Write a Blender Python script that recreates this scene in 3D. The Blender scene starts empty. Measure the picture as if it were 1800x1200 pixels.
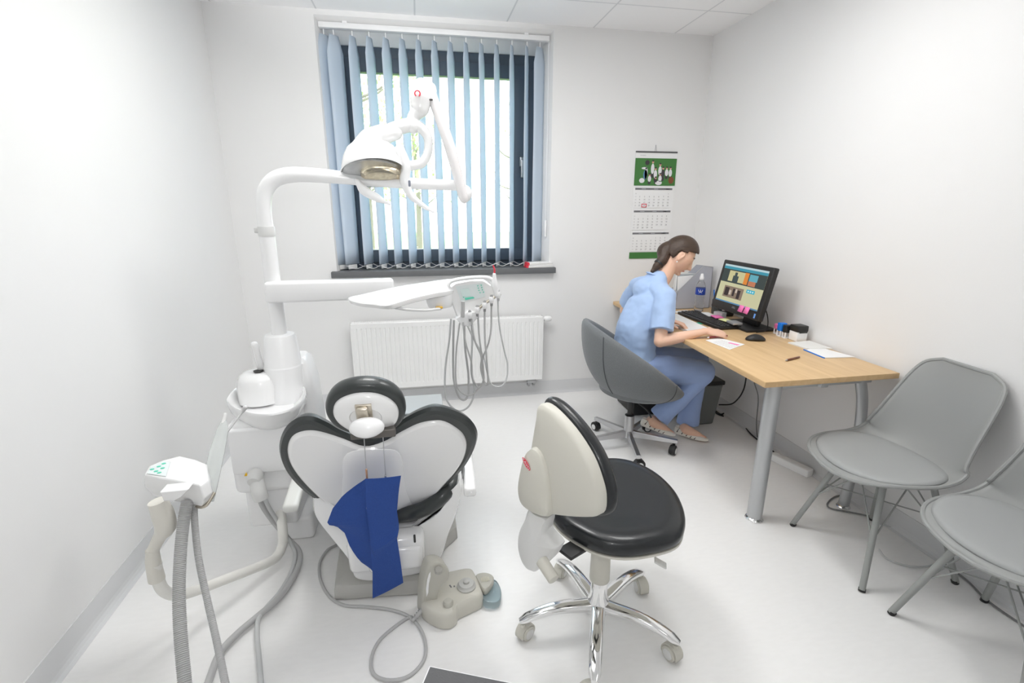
import bpy, bmesh, math, random
from math import sin, cos, pi, radians, sqrt
from mathutils import Vector, Matrix

# ------------------------------------------------------------------ camera
scene = bpy.context.scene
COL = scene.collection
cam_data = bpy.data.cameras.new('camera')
cam = bpy.data.objects.new('camera', cam_data)
COL.objects.link(cam)
cam_data.sensor_width = 36.0
cam_data.lens = 17.366
cam_data.clip_start = 0.02
cam.matrix_world = Matrix(((0.98326, 0.04634, -0.17566, -0.0904),
                           (-0.18220, 0.26102, -0.94799, -3.6542),
                           (0.00192, 0.96422, 0.26512, 1.4649),
                           (0, 0, 0, 1)))
scene.camera = cam

# ------------------------------------------------------------------ view / world / lights
scene.view_settings.view_transform = 'Standard'
scene.view_settings.look = 'None'
scene.view_settings.gamma = 1
scene.view_settings.use_curve_mapping = False
scene.view_settings.exposure = -0.56
scene.cycles.max_bounces = 12
scene.cycles.diffuse_bounces = 8
scene.cycles.transparent_max_bounces = 16
scene.cycles.sample_clamp_indirect = 6

world = bpy.data.worlds.new('overcast_sky')
scene.world = world
world.use_nodes = True
wn = world.node_tree
wn.nodes['Background'].inputs['Color'].default_value = (0.86, 0.93, 1.0, 1)
wn.nodes['Background'].inputs['Strength'].default_value = 8.5

def area_light(name, loc, size_x, size_y, power, color=(1, 1, 1), rot=(0, 0, 0)):
    L = bpy.data.lights.new(name, 'AREA')
    L.shape = 'RECTANGLE'; L.size = size_x; L.size_y = size_y
    L.energy = power; L.color = color
    o = bpy.data.objects.new(name, L); COL.objects.link(o)
    o.location = loc; o.rotation_euler = rot
    return o

CEIL = 2.637
XL, XR, YF = -1.3017, 2.05, -5.2
for x_, y_, w_ in ((1.05, -1.75, 21), (-0.10, -1.35, 28), (1.05, -4.1, 2), (-0.35, -4.1, 2)):
    area_light('ceiling_lamp_light', (x_, y_, CEIL - 0.03), 0.56, 0.56, w_, (1, 0.995, 0.985))
# the photographer's flash: a direct share from the camera and a share bounced off the ceiling
fl_ = bpy.data.lights.new('camera_flash_light', 'SPOT'); fl_.energy = 36; fl_.spot_size = radians(88); fl_.spot_blend = 1.0; fl_.shadow_soft_size = 0.05
fl_o = bpy.data.objects.new('camera_flash_light', fl_); COL.objects.link(fl_o); fl_o.location = (-0.10, -3.70, 1.70); fl_o.rotation_euler = (radians(70), 0, radians(-8))
sp_ = bpy.data.lights.new('bounced_flash_light', 'SPOT'); sp_.energy = 430; sp_.spot_size = radians(58); sp_.spot_blend = 0.7; sp_.shadow_soft_size = 0.06
so_l = bpy.data.objects.new('bounced_flash_light', sp_); COL.objects.link(so_l); so_l.location = (-0.05, -3.55, 1.80); so_l.rotation_euler = (radians(125), 0, radians(3))

# ------------------------------------------------------------------ materials
def mat(name, col, rough=0.5, metal=0.0, var=0.0, vscale=8.0, bump=0.0, bscale=60.0, coat=0.0,
        emit=0.0, alpha=1.0, trans=0.0, spec=0.5, ior=1.45, stretch=None, sheen=0.0):
    m = bpy.data.materials.new(name); m.use_nodes = True
    nt = m.node_tree; b = nt.nodes['Principled BSDF']
    b.inputs['Base Color'].default_value = (*col, 1)
    b.inputs['Roughness'].default_value = rough
    b.inputs['Metallic'].default_value = metal
    b.inputs['Coat Weight'].default_value = coat
    b.inputs['Coat Roughness'].default_value = 0.08
    b.inputs['Specular IOR Level'].default_value = spec
    b.inputs['IOR'].default_value = ior
    b.inputs['Alpha'].default_value = alpha
    b.inputs['Transmission Weight'].default_value = trans
    b.inputs['Sheen Weight'].default_value = sheen
    if emit:
        b.inputs['Emission Color'].default_value = (*col, 1)
        b.inputs['Emission Strength'].default_value = emit
    tc = nt.nodes.new('ShaderNodeTexCoord'); mp = nt.nodes.new('ShaderNodeMapping')
    nt.links.new(tc.outputs['Object'], mp.inputs['Vector'])
    if stretch: mp.inputs['Scale'].default_value = stretch
    if var:
        n = nt.nodes.new('ShaderNodeTexNoise'); n.inputs['Scale'].default_value = vscale
        n.inputs['Detail'].default_value = 6
        nt.links.new(mp.outputs[0], n.inputs['Vector'])
        mx = nt.nodes.new('ShaderNodeMix'); mx.data_type = 'RGBA'
        mx.inputs['A'].default_value = (*[max(0, c * (1 - var)) for c in col], 1)
        mx.inputs['B'].default_value = (*[min(1, c * (1 + var)) for c in col], 1)
        nt.links.new(n.outputs['Fac'], mx.inputs['Factor'])
        nt.links.new(mx.outputs['Result'], b.inputs['Base Color'])
    if bump:
        n = nt.nodes.new('ShaderNodeTexNoise'); n.inputs['Scale'].default_value = bscale
        n.inputs['Detail'].default_value = 4
        nt.links.new(mp.outputs[0], n.inputs['Vector'])
        bp_ = nt.nodes.new('ShaderNodeBump'); bp_.inputs['Strength'].default_value = bump
        bp_.inputs['Distance'].default_value = 0.002
        nt.links.new(n.outputs['Fac'], bp_.inputs['Height'])
        nt.links.new(bp_.outputs[0], b.inputs['Normal'])
    return m

def ceiling_mat():
    m = mat('ceiling_tile', (0.83, 0.83, 0.84), 0.9)
    nt = m.node_tree; b = nt.nodes['Principled BSDF']
    tc = nt.nodes.new('ShaderNodeTexCoord')
    br = nt.nodes.new('ShaderNodeTexBrick')
    br.offset = 0; br.inputs['Scale'].default_value = 1.0
    br.inputs['Brick Width'].default_value = 0.6; br.inputs['Row Height'].default_value = 0.6
    br.inputs['Mortar Size'].default_value = 0.006; br.inputs['Mortar Smooth'].default_value = 0.3
    br.inputs['Color1'].default_value = (0.93, 0.93, 0.94, 1); br.inputs['Color2'].default_value = (0.92, 0.92, 0.93, 1)
    br.inputs['Mortar'].default_value = (0.70, 0.71, 0.73, 1)
    mp = nt.nodes.new('ShaderNodeMapping'); mp.inputs['Location'].default_value = (0.05, 0.42, 0)
    nt.links.new(tc.outputs['Object'], mp.inputs[0]); nt.links.new(mp.outputs[0], br.inputs['Vector'])
    nt.links.new(br.outputs['Color'], b.inputs['Base Color'])
    return m

def wood_mat():
    m = mat('birch_laminate', (0.72, 0.5, 0.27), 0.38)
    nt = m.node_tree; b = nt.nodes['Principled BSDF']
    tc = nt.nodes.new('ShaderNodeTexCoord'); mp = nt.nodes.new('ShaderNodeMapping')
    mp.inputs['Scale'].default_value = (14, 1.1, 14)
    n = nt.nodes.new('ShaderNodeTexNoise'); n.inputs['Scale'].default_value = 2.2; n.inputs['Detail'].default_value = 8
    n.inputs['Distortion'].default_value = 0.6
    r = nt.nodes.new('ShaderNodeValToRGB')
    r.color_ramp.elements[0].position = 0.3; r.color_ramp.elements[0].color = (0.60, 0.40, 0.205, 1)
    r.color_ramp.elements[1].position = 0.72; r.color_ramp.elements[1].color = (0.71, 0.50, 0.275, 1)
    nt.links.new(tc.outputs['Object'], mp.inputs[0]); nt.links.new(mp.outputs[0], n.inputs['Vector'])
    nt.links.new(n.outputs['Fac'], r.inputs[0]); nt.links.new(r.outputs[0], b.inputs['Base Color'])
    return m

WALL = mat('painted_wall', (0.81, 0.807, 0.805), 0.75, var=0.015, vscale=3, bump=0.08, bscale=180, spec=0.3)
FLOOR = mat('vinyl_floor', (0.88, 0.875, 0.868), 0.33, var=0.035, vscale=22, stretch=(1, 3, 1), coat=0.15)
SKIRT = mat('vinyl_coving', (0.67, 0.675, 0.685), 0.4)
CEILM = ceiling_mat()
WOOD = wood_mat()
ENAMEL = mat('white_enamel', (0.86, 0.86, 0.86), 0.22, coat=0.5)
ENAMELW = mat('white_moulding', (0.88, 0.88, 0.885), 0.3, coat=0.3)
PALEGREY = mat('pale_grey_plastic', (0.70, 0.70, 0.69), 0.4)
BEIGEGREY = mat('warm_grey_plastic', (0.48, 0.47, 0.42), 0.42)
LIGHTBEIGE = mat('light_beige_plastic', (0.58, 0.565, 0.505), 0.42)
HOSE = mat('grey_hose', (0.47, 0.47, 0.47), 0.55)
HOSEL = mat('light_grey_hose', (0.56, 0.57, 0.57), 0.5)
BLACKV = mat('black_upholstery', (0.012, 0.014, 0.016), 0.27, bump=0.25, bscale=350, coat=0.2)
DARKV = mat('charcoal_upholstery', (0.033, 0.038, 0.038), 0.3, bump=0.2, bscale=300, coat=0.15)
BLACKP = mat('black_plastic', (0.018, 0.018, 0.018), 0.4)
CHROME = mat('chrome', (0.86, 0.86, 0.86), 0.09, 1.0)
STEEL = mat('brushed_steel', (0.55, 0.55, 0.56), 0.35, 1.0)
SILVER = mat('silver_paint', (0.50, 0.51, 0.52), 0.38, 0.6)
ANTHRA = mat('anthracite_frame', (0.068, 0.092, 0.125), 0.45)
SILLM = mat('dark_grey_sill', (0.135, 0.14, 0.145), 0.48, var=0.05, vscale=60)
RADM = mat('radiator_enamel', (0.86, 0.86, 0.855), 0.35, coat=0.2)
FABRIC = mat('grey_wool_fabric', (0.155, 0.165, 0.172), 0.92, var=0.3, vscale=260, bump=0.4, bscale=500, sheen=0.2)
SHELLG = mat('grey_shell_plastic', (0.31, 0.318, 0.313), 0.48)
PADG = mat('grey_pad_vinyl', (0.355, 0.365, 0.365), 0.55)
LEGG = mat('grey_leg_paint', (0.31, 0.32, 0.31), 0.45)
SCRUB = mat('pale_blue_scrubs', (0.37, 0.50, 0.74), 0.85, var=0.06, vscale=14, bump=0.25, bscale=40, sheen=0.15)
SCRUBT = mat('blue_trousers', (0.31, 0.42, 0.70), 0.85, var=0.06, vscale=14, bump=0.25, bscale=40, sheen=0.15)
SKIN = mat('skin', (0.78, 0.50, 0.37), 0.5, var=0.06, vscale=9)
SKIN.node_tree.nodes['Principled BSDF'].inputs['Subsurface Weight'].default_value = 0.15
SKIN.node_tree.nodes['Principled BSDF'].inputs['Subsurface Radius'].default_value = (0.02, 0.008, 0.004)
HAIR = mat('brown_hair', (0.055, 0.033, 0.022), 0.42, var=0.6, vscale=30, stretch=(1, 1, 7), bump=0.7, bscale=60)
SHOE = mat('cream_leather', (0.80, 0.765, 0.70), 0.5)
TASSEL = mat('dark_brown_lace', (0.06, 0.03, 0.03), 0.6)
PAPER = mat('white_paper', (0.84, 0.84, 0.84), 0.8)
PAPERW = mat('paper_stack', (0.76, 0.755, 0.73), 0.8)
GREEN = mat('calendar_green', (0.055, 0.19, 0.045), 0.6)
INK = mat('grey_ink', (0.18, 0.18, 0.19), 0.8)
INKL = mat('pale_grey_ink', (0.42, 0.43, 0.45), 0.8)
DARKBAR = mat('dark_grey_bar', (0.10, 0.10, 0.105), 0.6)
RED = mat('red_print', (0.72, 0.05, 0.08), 0.5)
PINK = mat('pink_note', (0.95, 0.22, 0.52), 0.7)
YELLOWN = mat('pale_yellow_note', (0.82, 0.85, 0.42), 0.7)
BIB = mat('blue_paper_bib', (0.018, 0.062, 0.27), 0.8, var=0.12, vscale=120, bump=0.5, bscale=300)
MINT = mat('mint_green_print', (0.12, 0.62, 0.45), 0.4)
LCD = mat('display_window', (0.66, 0.78, 0.76), 0.2)
PANELG = mat('keypad_foil', (0.74, 0.80, 0.80), 0.3)
AMBER = mat('amber_lens', (0.75, 0.45, 0.05), 0.15, coat=0.5)
ORANGE = mat('warning_yellow', (0.9, 0.55, 0.02), 0.5)
SMOKE = mat('clear_bluish_plastic', (0.62, 0.74, 0.78), 0.08, trans=0.75)
CLEAR = mat('clear_plastic', (0.95, 0.97, 0.98), 0.04, trans=0.95, ior=1.3)
FOIL = mat('thin_clear_sleeve', (0.90, 0.93, 0.92), 0.2, trans=0.55, ior=1.1)
BLUEC = mat('blue_plastic', (0.01, 0.19, 0.72), 0.35)
BLUEL = mat('blue_label', (0.02, 0.06, 0.38), 0.4)
BROWNP = mat('brown_pen', (0.16, 0.045, 0.02), 0.3)
GREYBIN = mat('grey_bin_plastic', (0.16, 0.17, 0.165), 0.55)
CABLEB = mat('black_cable', (0.012, 0.012, 0.013), 0.5)
CABLEW = mat('pale_cable', (0.55, 0.56, 0.56), 0.5)
MATG = mat('dark_grey_top', (0.085, 0.085, 0.09), 0.55, bump=0.2, bscale=300)
BRONZE = mat('satin_bronze_metal', (0.55, 0.50, 0.42), 0.3, 0.9)
GOLD = mat('clip_copper', (0.6, 0.35, 0.22), 0.4, 0.6)
TEALM = mat('patterned_folder', (0.40, 0.42, 0.44), 0.5)

def slat_mat():
    m = bpy.data.materials.new('blue_grey_blind_fabric'); m.use_nodes = True
    nt = m.node_tree; nt.nodes.clear()
    out = nt.nodes.new('ShaderNodeOutputMaterial')
    d = nt.nodes.new('ShaderNodeBsdfDiffuse'); d.inputs[0].default_value = (0.78, 0.85, 0.92, 1)
    t = nt.nodes.new('ShaderNodeBsdfTranslucent'); t.inputs[0].default_value = (0.80, 0.88, 0.96, 1)
    mx = nt.nodes.new('ShaderNodeMixShader'); mx.inputs[0].default_value = 0.45
    nt.links.new(d.outputs[0], mx.inputs[1]); nt.links.new(t.outputs[0], mx.inputs[2])
    nt.links.new(mx.outputs[0], out.inputs[0])
    return m
SLAT = slat_mat()
def glass_mat():
    m = bpy.data.materials.new('window_glass'); m.use_nodes = True
    nt = m.node_tree; nt.nodes.clear()
    out = nt.nodes.new('ShaderNodeOutputMaterial')
    tr = nt.nodes.new('ShaderNodeBsdfTransparent'); tr.inputs[0].default_value = (0.96, 0.98, 0.98, 1)
    gl = nt.nodes.new('ShaderNodeBsdfGlossy'); gl.inputs['Roughness'].default_value = 0.0
    fr = nt.nodes.new('ShaderNodeFresnel'); fr.inputs[0].default_value = 1.45
    mx = nt.nodes.new('ShaderNodeMixShader')
    nt.links.new(fr.outputs[0], mx.inputs[0]); nt.links.new(tr.outputs[0], mx.inputs[1]); nt.links.new(gl.outputs[0], mx.inputs[2])
    nt.links.new(mx.outputs[0], out.inputs[0])
    return m
GLASS = glass_mat()
def emit_mat(name, col, s):
    m = bpy.data.materials.new(name); m.use_nodes = True
    nt = m.node_tree; nt.nodes.clear()
    out = nt.nodes.new('ShaderNodeOutputMaterial'); e = nt.nodes.new('ShaderNodeEmission')
    e.inputs[0].default_value = (*col, 1); e.inputs[1].default_value = s
    nt.links.new(e.outputs[0], out.inputs[0]); return m

# ------------------------------------------------------------------ mesh helpers
def V(p): return Vector(p)

class MB:
    """collects geometry for one mesh"""
    def __init__(self): self.v = []; self.f = []; self.sm = []
    def add(self, vs, fs, smooth=True):
        o = len(self.v); self.v += [tuple(p) for p in vs]
        for f in fs: self.f.append(tuple(i + o for i in f)); self.sm.append(smooth)
        return self
    def bm(self, b, smooth=True):
        b.verts.ensure_lookup_table(); b.verts.index_update()
        self.add([v.co.copy() for v in b.verts], [[v.index for v in f.verts] for f in b.faces], smooth); b.free()
        return self
    def box(self, c, s, bev=0.0, rot=None, seg=3, taper=None, smooth=True):
        b = bmesh.new(); bmesh.ops.create_cube(b, size=1)
        for v in b.verts:
            v.co = Vector((v.co.x * s[0], v.co.y * s[1], v.co.z * s[2]))
            if taper and v.co.z < 0: v.co.x *= taper[0]; v.co.y *= taper[1]
        if bev: bmesh.ops.bevel(b, geom=b.edges[:], offset=bev, segments=seg, affect='EDGES', profile=0.5)
        R = rot.to_matrix() if hasattr(rot, 'to_matrix') else (rot if rot is not None else Matrix.Identity(3))
        for v in b.verts: v.co = R @ v.co + V(c)
        return self.bm(b, smooth and bev > 0)
    def prism(self, poly, n, depth, bev=0.0, seg=3, smooth=None):
        """poly: 3D points in a plane, extruded by n*depth"""
        b = bmesh.new(); n = V(n).normalized()
        vs = [b.verts.new(V(p)) for p in poly]; f = b.faces.new(vs)
        r = bmesh.ops.extrude_face_region(b, geom=[f])
        for e in r['geom']:
            if isinstance(e, bmesh.types.BMVert): e.co += n * depth
        bmesh.ops.recalc_face_normals(b, faces=b.faces[:])
        if bev:
            caps = [e for e in b.edges if abs((e.verts[0].co - e.verts[1].co).normalized().dot(n)) < 0.5]
            bmesh.ops.bevel(b, geom=caps, offset=bev, segments=seg, affect='EDGES', profile=0.5)
        return self.bm(b, bool(bev) if smooth is None else smooth)
    def lathe(self, prof, c=(0, 0, 0), axis=(0, 0, 1), n=32, sx=1.0, sy=1.0, cap=True):
        ax = V(axis).normalized(); q = Vector((0, 0, 1)).rotation_difference(ax); c = V(c)
        vs = []; fs = []
        for r, z in prof:
            for i in range(n):
                a = 2 * pi * i / n
                vs.append(q @ Vector((r * cos(a) * sx, r * sin(a) * sy, z)) + c)
        for j in range(len(prof) - 1):
            for i in range(n):
                k = (i + 1) % n
                fs.append((j * n + i, j * n + k, (j + 1) * n + k, (j + 1) * n + i))
        if cap:
            fs.append(tuple(range(n))[::-1]); fs.append(tuple((len(prof) - 1) * n + i for i in range(n)))
        return self.add(vs, fs)
    def cyl(self, a, b, r, r2=None, n=24, bev=0.0):
        a = V(a); b = V(b); L = (b - a).length; r2 = r if r2 is None else r2
        if bev: prof = [(r - bev, 0), (r - bev * .3, bev * .3), (r, bev), (r2, L - bev), (r2 - bev * .3, L - bev * .3), (r2 - bev, L)]
        else: prof = [(r, 0), (r2, L)]
        return self.lathe(prof, a, b - a, n)
    def tube(self, pts, rad, n=12, smooth_path=True, sub=6, up=None, rad2=None, round_cap=False):
        """sweep a circle/ellipse along points; rad may be a list"""
        P = [V(p) for p in pts]; R = list(rad) if hasattr(rad, '__len__') else [rad] * len(P)
        R2 = None if rad2 is None else (list(rad2) if hasattr(rad2, '__len__') else [rad2] * len(P))
        if smooth_path and len(P) > 2:
            Q = []; RR = []; RR2 = []
            for i in range(len(P) - 1):
                p0 = P[i - 1] if i else P[0] * 2 - P[1]; p1 = P[i]; p2 = P[i + 1]
                p3 = P[i + 2] if i + 2 < len(P) else P[-1] * 2 - P[-2]
                for k in range(sub):
                    t = k / sub
                    Q.append(0.5 * ((2 * p1) + (p2 - p0) * t + (2 * p0 - 5 * p1 + 4 * p2 - p3) * t * t + (3 * p1 - p0 - 3 * p2 + p3) * t ** 3))
                    s = t * t * (3 - 2 * t)
                    RR.append(R[i] * (1 - s) + R[i + 1] * s)
                    if R2: RR2.append(R2[i] * (1 - s) + R2[i + 1] * s)
            Q.append(P[-1]); RR.append(R[-1])
            if R2: RR2.append(R2[-1])
            P, R, R2 = Q, RR, (RR2 if R2 else None)
        if round_cap:
            ta = (P[0] - P[1]).normalized(); tb = (P[-1] - P[-2]).normalized()
            a0, r0, b0, r1 = P[0], R[0], P[-1], R[-1]
            pre = [(a0 + ta * r0 * sin(t), cos(t)) for t in (1.45, 1.1, .7, .35)]
            post = [(b0 + tb * r1 * sin(t), cos(t)) for t in (.35, .7, 1.1, 1.45)]
            if R2: R2 = [R2[0] * s for _, s in pre] + R2 + [R2[-1] * s for _, s in post]
            R = [r0 * s for _, s in pre] + R + [r1 * s for _, s in post]
            P = [p for p, _ in pre] + P + [p for p, _ in post]
        T = []
        for i in range(len(P)):
            a = P[max(0, i - 1)]; b = P[min(len(P) - 1, i + 1)]
            t = (b - a); T.append(t.normalized() if t.length > 1e-9 else Vector((0, 0, 1)))
        u = V(up) if up else (Vector((0, 0, 1)) if abs(T[0].z) < 0.9 else Vector((1, 0, 0)))
        vs = []; fs = []
        for i, p in enumerate(P):
            u = (V(up) if up else u); u = (u - T[i] * u.dot(T[i]))
            if u.length < 1e-6: u = T[i].orthogonal()
            u.normalize(); w = T[i].cross(u)
            for k in range(n):
                a = 2 * pi * k / n
                vs.append(p + (w * cos(a) * R[i]) + u * sin(a) * (R2[i] if R2 else R[i]))
        for j in range(len(P) - 1):
            for k in range(n):
                q = (k + 1) % n
                fs.append((j * n + k, j * n + q, (j + 1) * n + q, (j + 1) * n + k))
        fs.append(tuple(range(n))[::-1]); fs.append(tuple((len(P) - 1) * n + k for k in range(n)))
        return self.add(vs, fs)
    def ball(self, c, r, rot=None, n=20):
        if not hasattr(r, '__len__'): r = (r, r, r)
        b = bmesh.new(); bmesh.ops.create_uvsphere(b, u_segments=n, v_segments=max(8, n // 2), radius=1)
        R = rot if rot is not None else Matrix.Identity(3)
        for v in b.verts: v.co = R @ Vector((v.co.x * r[0], v.co.y * r[1], v.co.z * r[2])) + V(c)
        return self.bm(b)
    def loft(self, rings, close=True, cap=True, smooth=True):
        n = len(rings[0]); vs = [p for r in rings for p in r]; fs = []
        for j in range(len(rings) - 1):
            for k in range(n if close else n - 1):
                q = (k + 1) % n
                fs.append((j * n + k, j * n + q, (j + 1) * n + q, (j + 1) * n + k))
        if cap and close:
            fs.append(tuple(range(n))[::-1]); fs.append(tuple((len(rings) - 1) * n + k for k in range(n)))
        return self.add(vs, fs, smooth)
    def quad(self, a, b, c, d):
        return self.add([a, b, c, d], [(0, 1, 2, 3)], False)

def thing(name, label, cat, loc, group=None):
    o = bpy.data.objects.new(name, None); COL.objects.link(o); o.empty_display_size = 0.05
    o.location = loc; o['label'] = label; o['category'] = cat
    if group: o['group'] = group
    return o

def world_off(p):
    v = Vector((0, 0, 0))
    while p is not None: v += p.location; p = p.parent
    return v

def put(name, mb, m, parent=None, subsurf=0, remesh=0, smooth_it=0, label=None, solid=0, auto=None, bevel=0):
    """links one mesh object; geometry given in world coordinates"""
    off = world_off(parent)
    me = bpy.data.meshes.new(name)
    me.from_pydata([tuple(V(p) - off) for p in mb.v], [], mb.f)
    me.validate(); me.update()
    if len(me.polygons) == len(mb.sm): me.polygons.foreach_set('use_smooth', mb.sm)
    b = bmesh.new(); b.from_mesh(me); bmesh.ops.recalc_face_normals(b, faces=b.faces[:]); b.to_mesh(me); b.free()
    if any(mb.sm) and not subsurf and not remesh:
        try: me.set_sharp_from_angle(angle=radians(auto or 38))
        except Exception: pass
    me.materials.append(m)
    o = bpy.data.objects.new(name, me); COL.objects.link(o)
    if parent is not None: o.parent = parent
    if solid:
        s = o.modifiers.new('solid', 'SOLIDIFY'); s.thickness = solid; s.offset = 0
    if bevel:
        s = o.modifiers.new('bev', 'BEVEL'); s.width = bevel; s.segments = 2; s.limit_method = 'ANGLE'
    if subsurf:
        s = o.modifiers.new('sub', 'SUBSURF'); s.levels = subsurf; s.render_levels = subsurf
    if remesh:
        s = o.modifiers.new('remesh', 'REMESH'); s.mode = 'VOXEL'; s.voxel_size = remesh; s.use_smooth_shade = True
        if smooth_it:
            s = o.modifiers.new('smooth', 'SMOOTH'); s.iterations = smooth_it; s.factor = 0.5
    if label: o['label'] = label
    return o

def struct(name, mb, m, **k):
    o = put(name, mb, m, **k); o['kind'] = 'structure'; return o
def single(name, mb, m, label, cat, group=None, **k):
    o = put(name, mb, m, None, **k); o['label'] = label; o['category'] = cat
    if group: o['group'] = group
    return o

def recenter(o):
    """move a top-level mesh object's origin to the middle of its footprint"""
    me = o.data; xs = [v.co for v in me.vertices]
    c = Vector(((min(v.x for v in xs) + max(v.x for v in xs)) / 2, (min(v.y for v in xs) + max(v.y for v in xs)) / 2, min(v.z for v in xs)))
    for v in me.vertices: v.co -= c
    o.location += c

def copy_tree(src, loc=None, rotz=None, label=None, parent=None):
    c = src.copy(); COL.objects.link(c); c.parent = parent
    if loc is not None: c.location = loc
    if rotz is not None: c.rotation_euler = (0, 0, rotz)
    if label: c['label'] = label
    for ch in list(src.children): copy_tree(ch, parent=c)
    return c

_text_cache = {}
def text_geo(s, size):
    key = s
    if key not in _text_cache:
        cu = bpy.data.curves.new('t', 'FONT'); cu.body = s; cu.size = 1; cu.align_x = 'CENTER'; cu.align_y = 'CENTER'; cu.resolution_u = 2
        o = bpy.data.objects.new('t', cu); COL.objects.link(o)
        me = o.to_mesh()
        _text_cache[key] = ([v.co.copy() for v in me.vertices], [tuple(p.vertices) for p in me.polygons])
        o.to_mesh_clear(); bpy.data.objects.remove(o); bpy.data.curves.remove(cu)
    vs, fs = _text_cache[key]
    return [v * size for v in vs], fs
def text_on(mb, s, c, ux, uy, size):
    vs, fs = text_geo(s, size); ux = V(ux).normalized(); uy = V(uy).normalized()
    mb.add([V(c) + ux * v.x + uy * v.y for v in vs], fs, False)

def lerp(a, b, t): return V(a) * (1 - t) + V(b) * t

# ------------------------------------------------------------------ room
m = MB(); m.box(((XL + XR) / 2, (YF + 0) / 2, -0.05), (XR - XL + 0.4, -YF + 0.4, 0.1)); struct('floor', m, FLOOR)
m = MB(); m.box(((XL + XR) / 2, YF / 2, CEIL + 0.05), (XR - XL + 0.4, -YF + 0.4, 0.1)); struct('ceiling', m, CEILM)
m = MB(); m.box((XL - 0.1, YF / 2, CEIL / 2), (0.2, -YF + 0.001, CEIL)); struct('wall_left', m, WALL)
m = MB(); m.box((XR + 0.1, YF / 2, CEIL / 2), (0.2, -YF + 0.001, CEIL)); struct('wall_right', m, WALL)
m = MB(); m.box(((XL + XR) / 2, YF - 0.1, CEIL / 2), (XR - XL + 0.4, 0.2, CEIL)); struct('wall_front', m, WALL)
# back wall with a splayed window reveal
WX0, WX1, WZ0, WZ1 = -0.668, 0.871, 0.975, 2.606
BX0, BX1, BZ0, BZ1 = -0.60, 0.80, 0.99, 2.50
D = 0.20; TH = 0.42
m = MB()
o0 = [(XL - .2, 0, 0), (XR + .2, 0, 0), (XR + .2, 0, CEIL), (XL - .2, 0, CEIL)]
i0 = [(WX0, 0, WZ0), (WX1, 0, WZ0), (WX1, 0, WZ1), (WX0, 0, WZ1)]
i1 = [(BX0, D, BZ0), (BX1, D, BZ0), (BX1, D, BZ1), (BX0, D, BZ1)]
i2 = [(x, TH, z) for x, _, z in i1]
o2 = [(x, TH, z) for x, _, z in o0]
vs = o0 + i0 + i1 + i2 + o2; fs = []
for k in range(4):
    q = (k + 1) % 4
    fs += [(k, q, 4 + q, 4 + k), (4 + k, 4 + q, 8 + q, 8 + k), (8 + k, 8 + q, 12 + q, 12 + k), (12 + k, 12 + q, 16 + q, 16 + k), (16 + k, 16 + q, q, k)]
m.add(vs, fs, False); struct('wall_back', m, WALL)
# coved skirting
def skirt(name, a, b, n):
    a = V(a); b = V(b); n = V(n); up = Vector((0, 0, 1))
    prof = [(0.004, 0.103), (0.0045, 0.03), (0.007, 0.016), (0.014, 0.006), (0.028, 0.0015), (0.028, 0.0), (0, 0), (0, .103)]
    m = MB(); m.loft([[p + n * u + up * z for u, z in prof] for p in (a, b)], smooth=False); struct(name, m, SKIRT)
skirt('baseboard_left', (XL, YF, 0), (XL, 0, 0), (1, 0, 0))
skirt('baseboard_back', (XL, 0, 0), (XR, 0, 0), (0, -1, 0))
skirt('baseboard_right', (XR, 0, 0), (XR, YF, 0), (-1, 0, 0))
# window frame: outer frame + sash
win = bpy.data.objects.new('window_1', None); COL.objects.link(win); win.location = (0.1, 0.26, 1.0); win['kind'] = 'structure'
def frame_ring(x0, x1, z0, z1, w, y0, y1, bev=0.004):
    m = MB()
    m.box(((x0 + x1) / 2, (y0 + y1) / 2, z0 + w / 2), (x1 - x0, y1 - y0, w), bev)
    m.box(((x0 + x1) / 2, (y0 + y1) / 2, z1 - w / 2), (x1 - x0, y1 - y0, w), bev)
    m.box((x0 + w / 2, (y0 + y1) / 2, (z0 + z1) / 2), (w, y1 - y0, z1 - z0 - 2 * w + .004), bev)
    m.box((x1 - w / 2, (y0 + y1) / 2, (z0 + z1) / 2), (w, y1 - y0, z1 - z0 - 2 * w + .004), bev)
    return m
put('window_frame', frame_ring(BX0, BX1, 0.985, BZ1, 0.085, 0.215, 0.28), ANTHRA, win)
put('window_sash', frame_ring(-0.525, 0.72, 1.055, 2.43, 0.09, 0.19, 0.26), ANTHRA, win)
m = MB(); m.box((0.1, 0.24, 1.76), (1.11, 0.012, 1.20)); put('window_pane', m, GLASS, win)
m = MB(); m.box((0.69, 0.178, 1.78), (0.028, 0.02, 0.07), 0.006); m.box((0.69, 0.150, 1.73), (0.022, 0.018, 0.13), 0.006); m.cyl((0.69, 0.18, 1.78), (0.69, 0.15, 1.78), 0.009)
put('window_handle', m, STEEL, win)
m = MB(); m.box((0.1015, 0.10, 0.997), (1.535, 0.2, 0.038), 0.002); m.box((0.106, -0.025, 0.996), (1.615, 0.05, 0.042), 0.003)
s = struct('trim_window_sill', m, SILLM); s['label'] = 'dark grey window sill slab'

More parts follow.
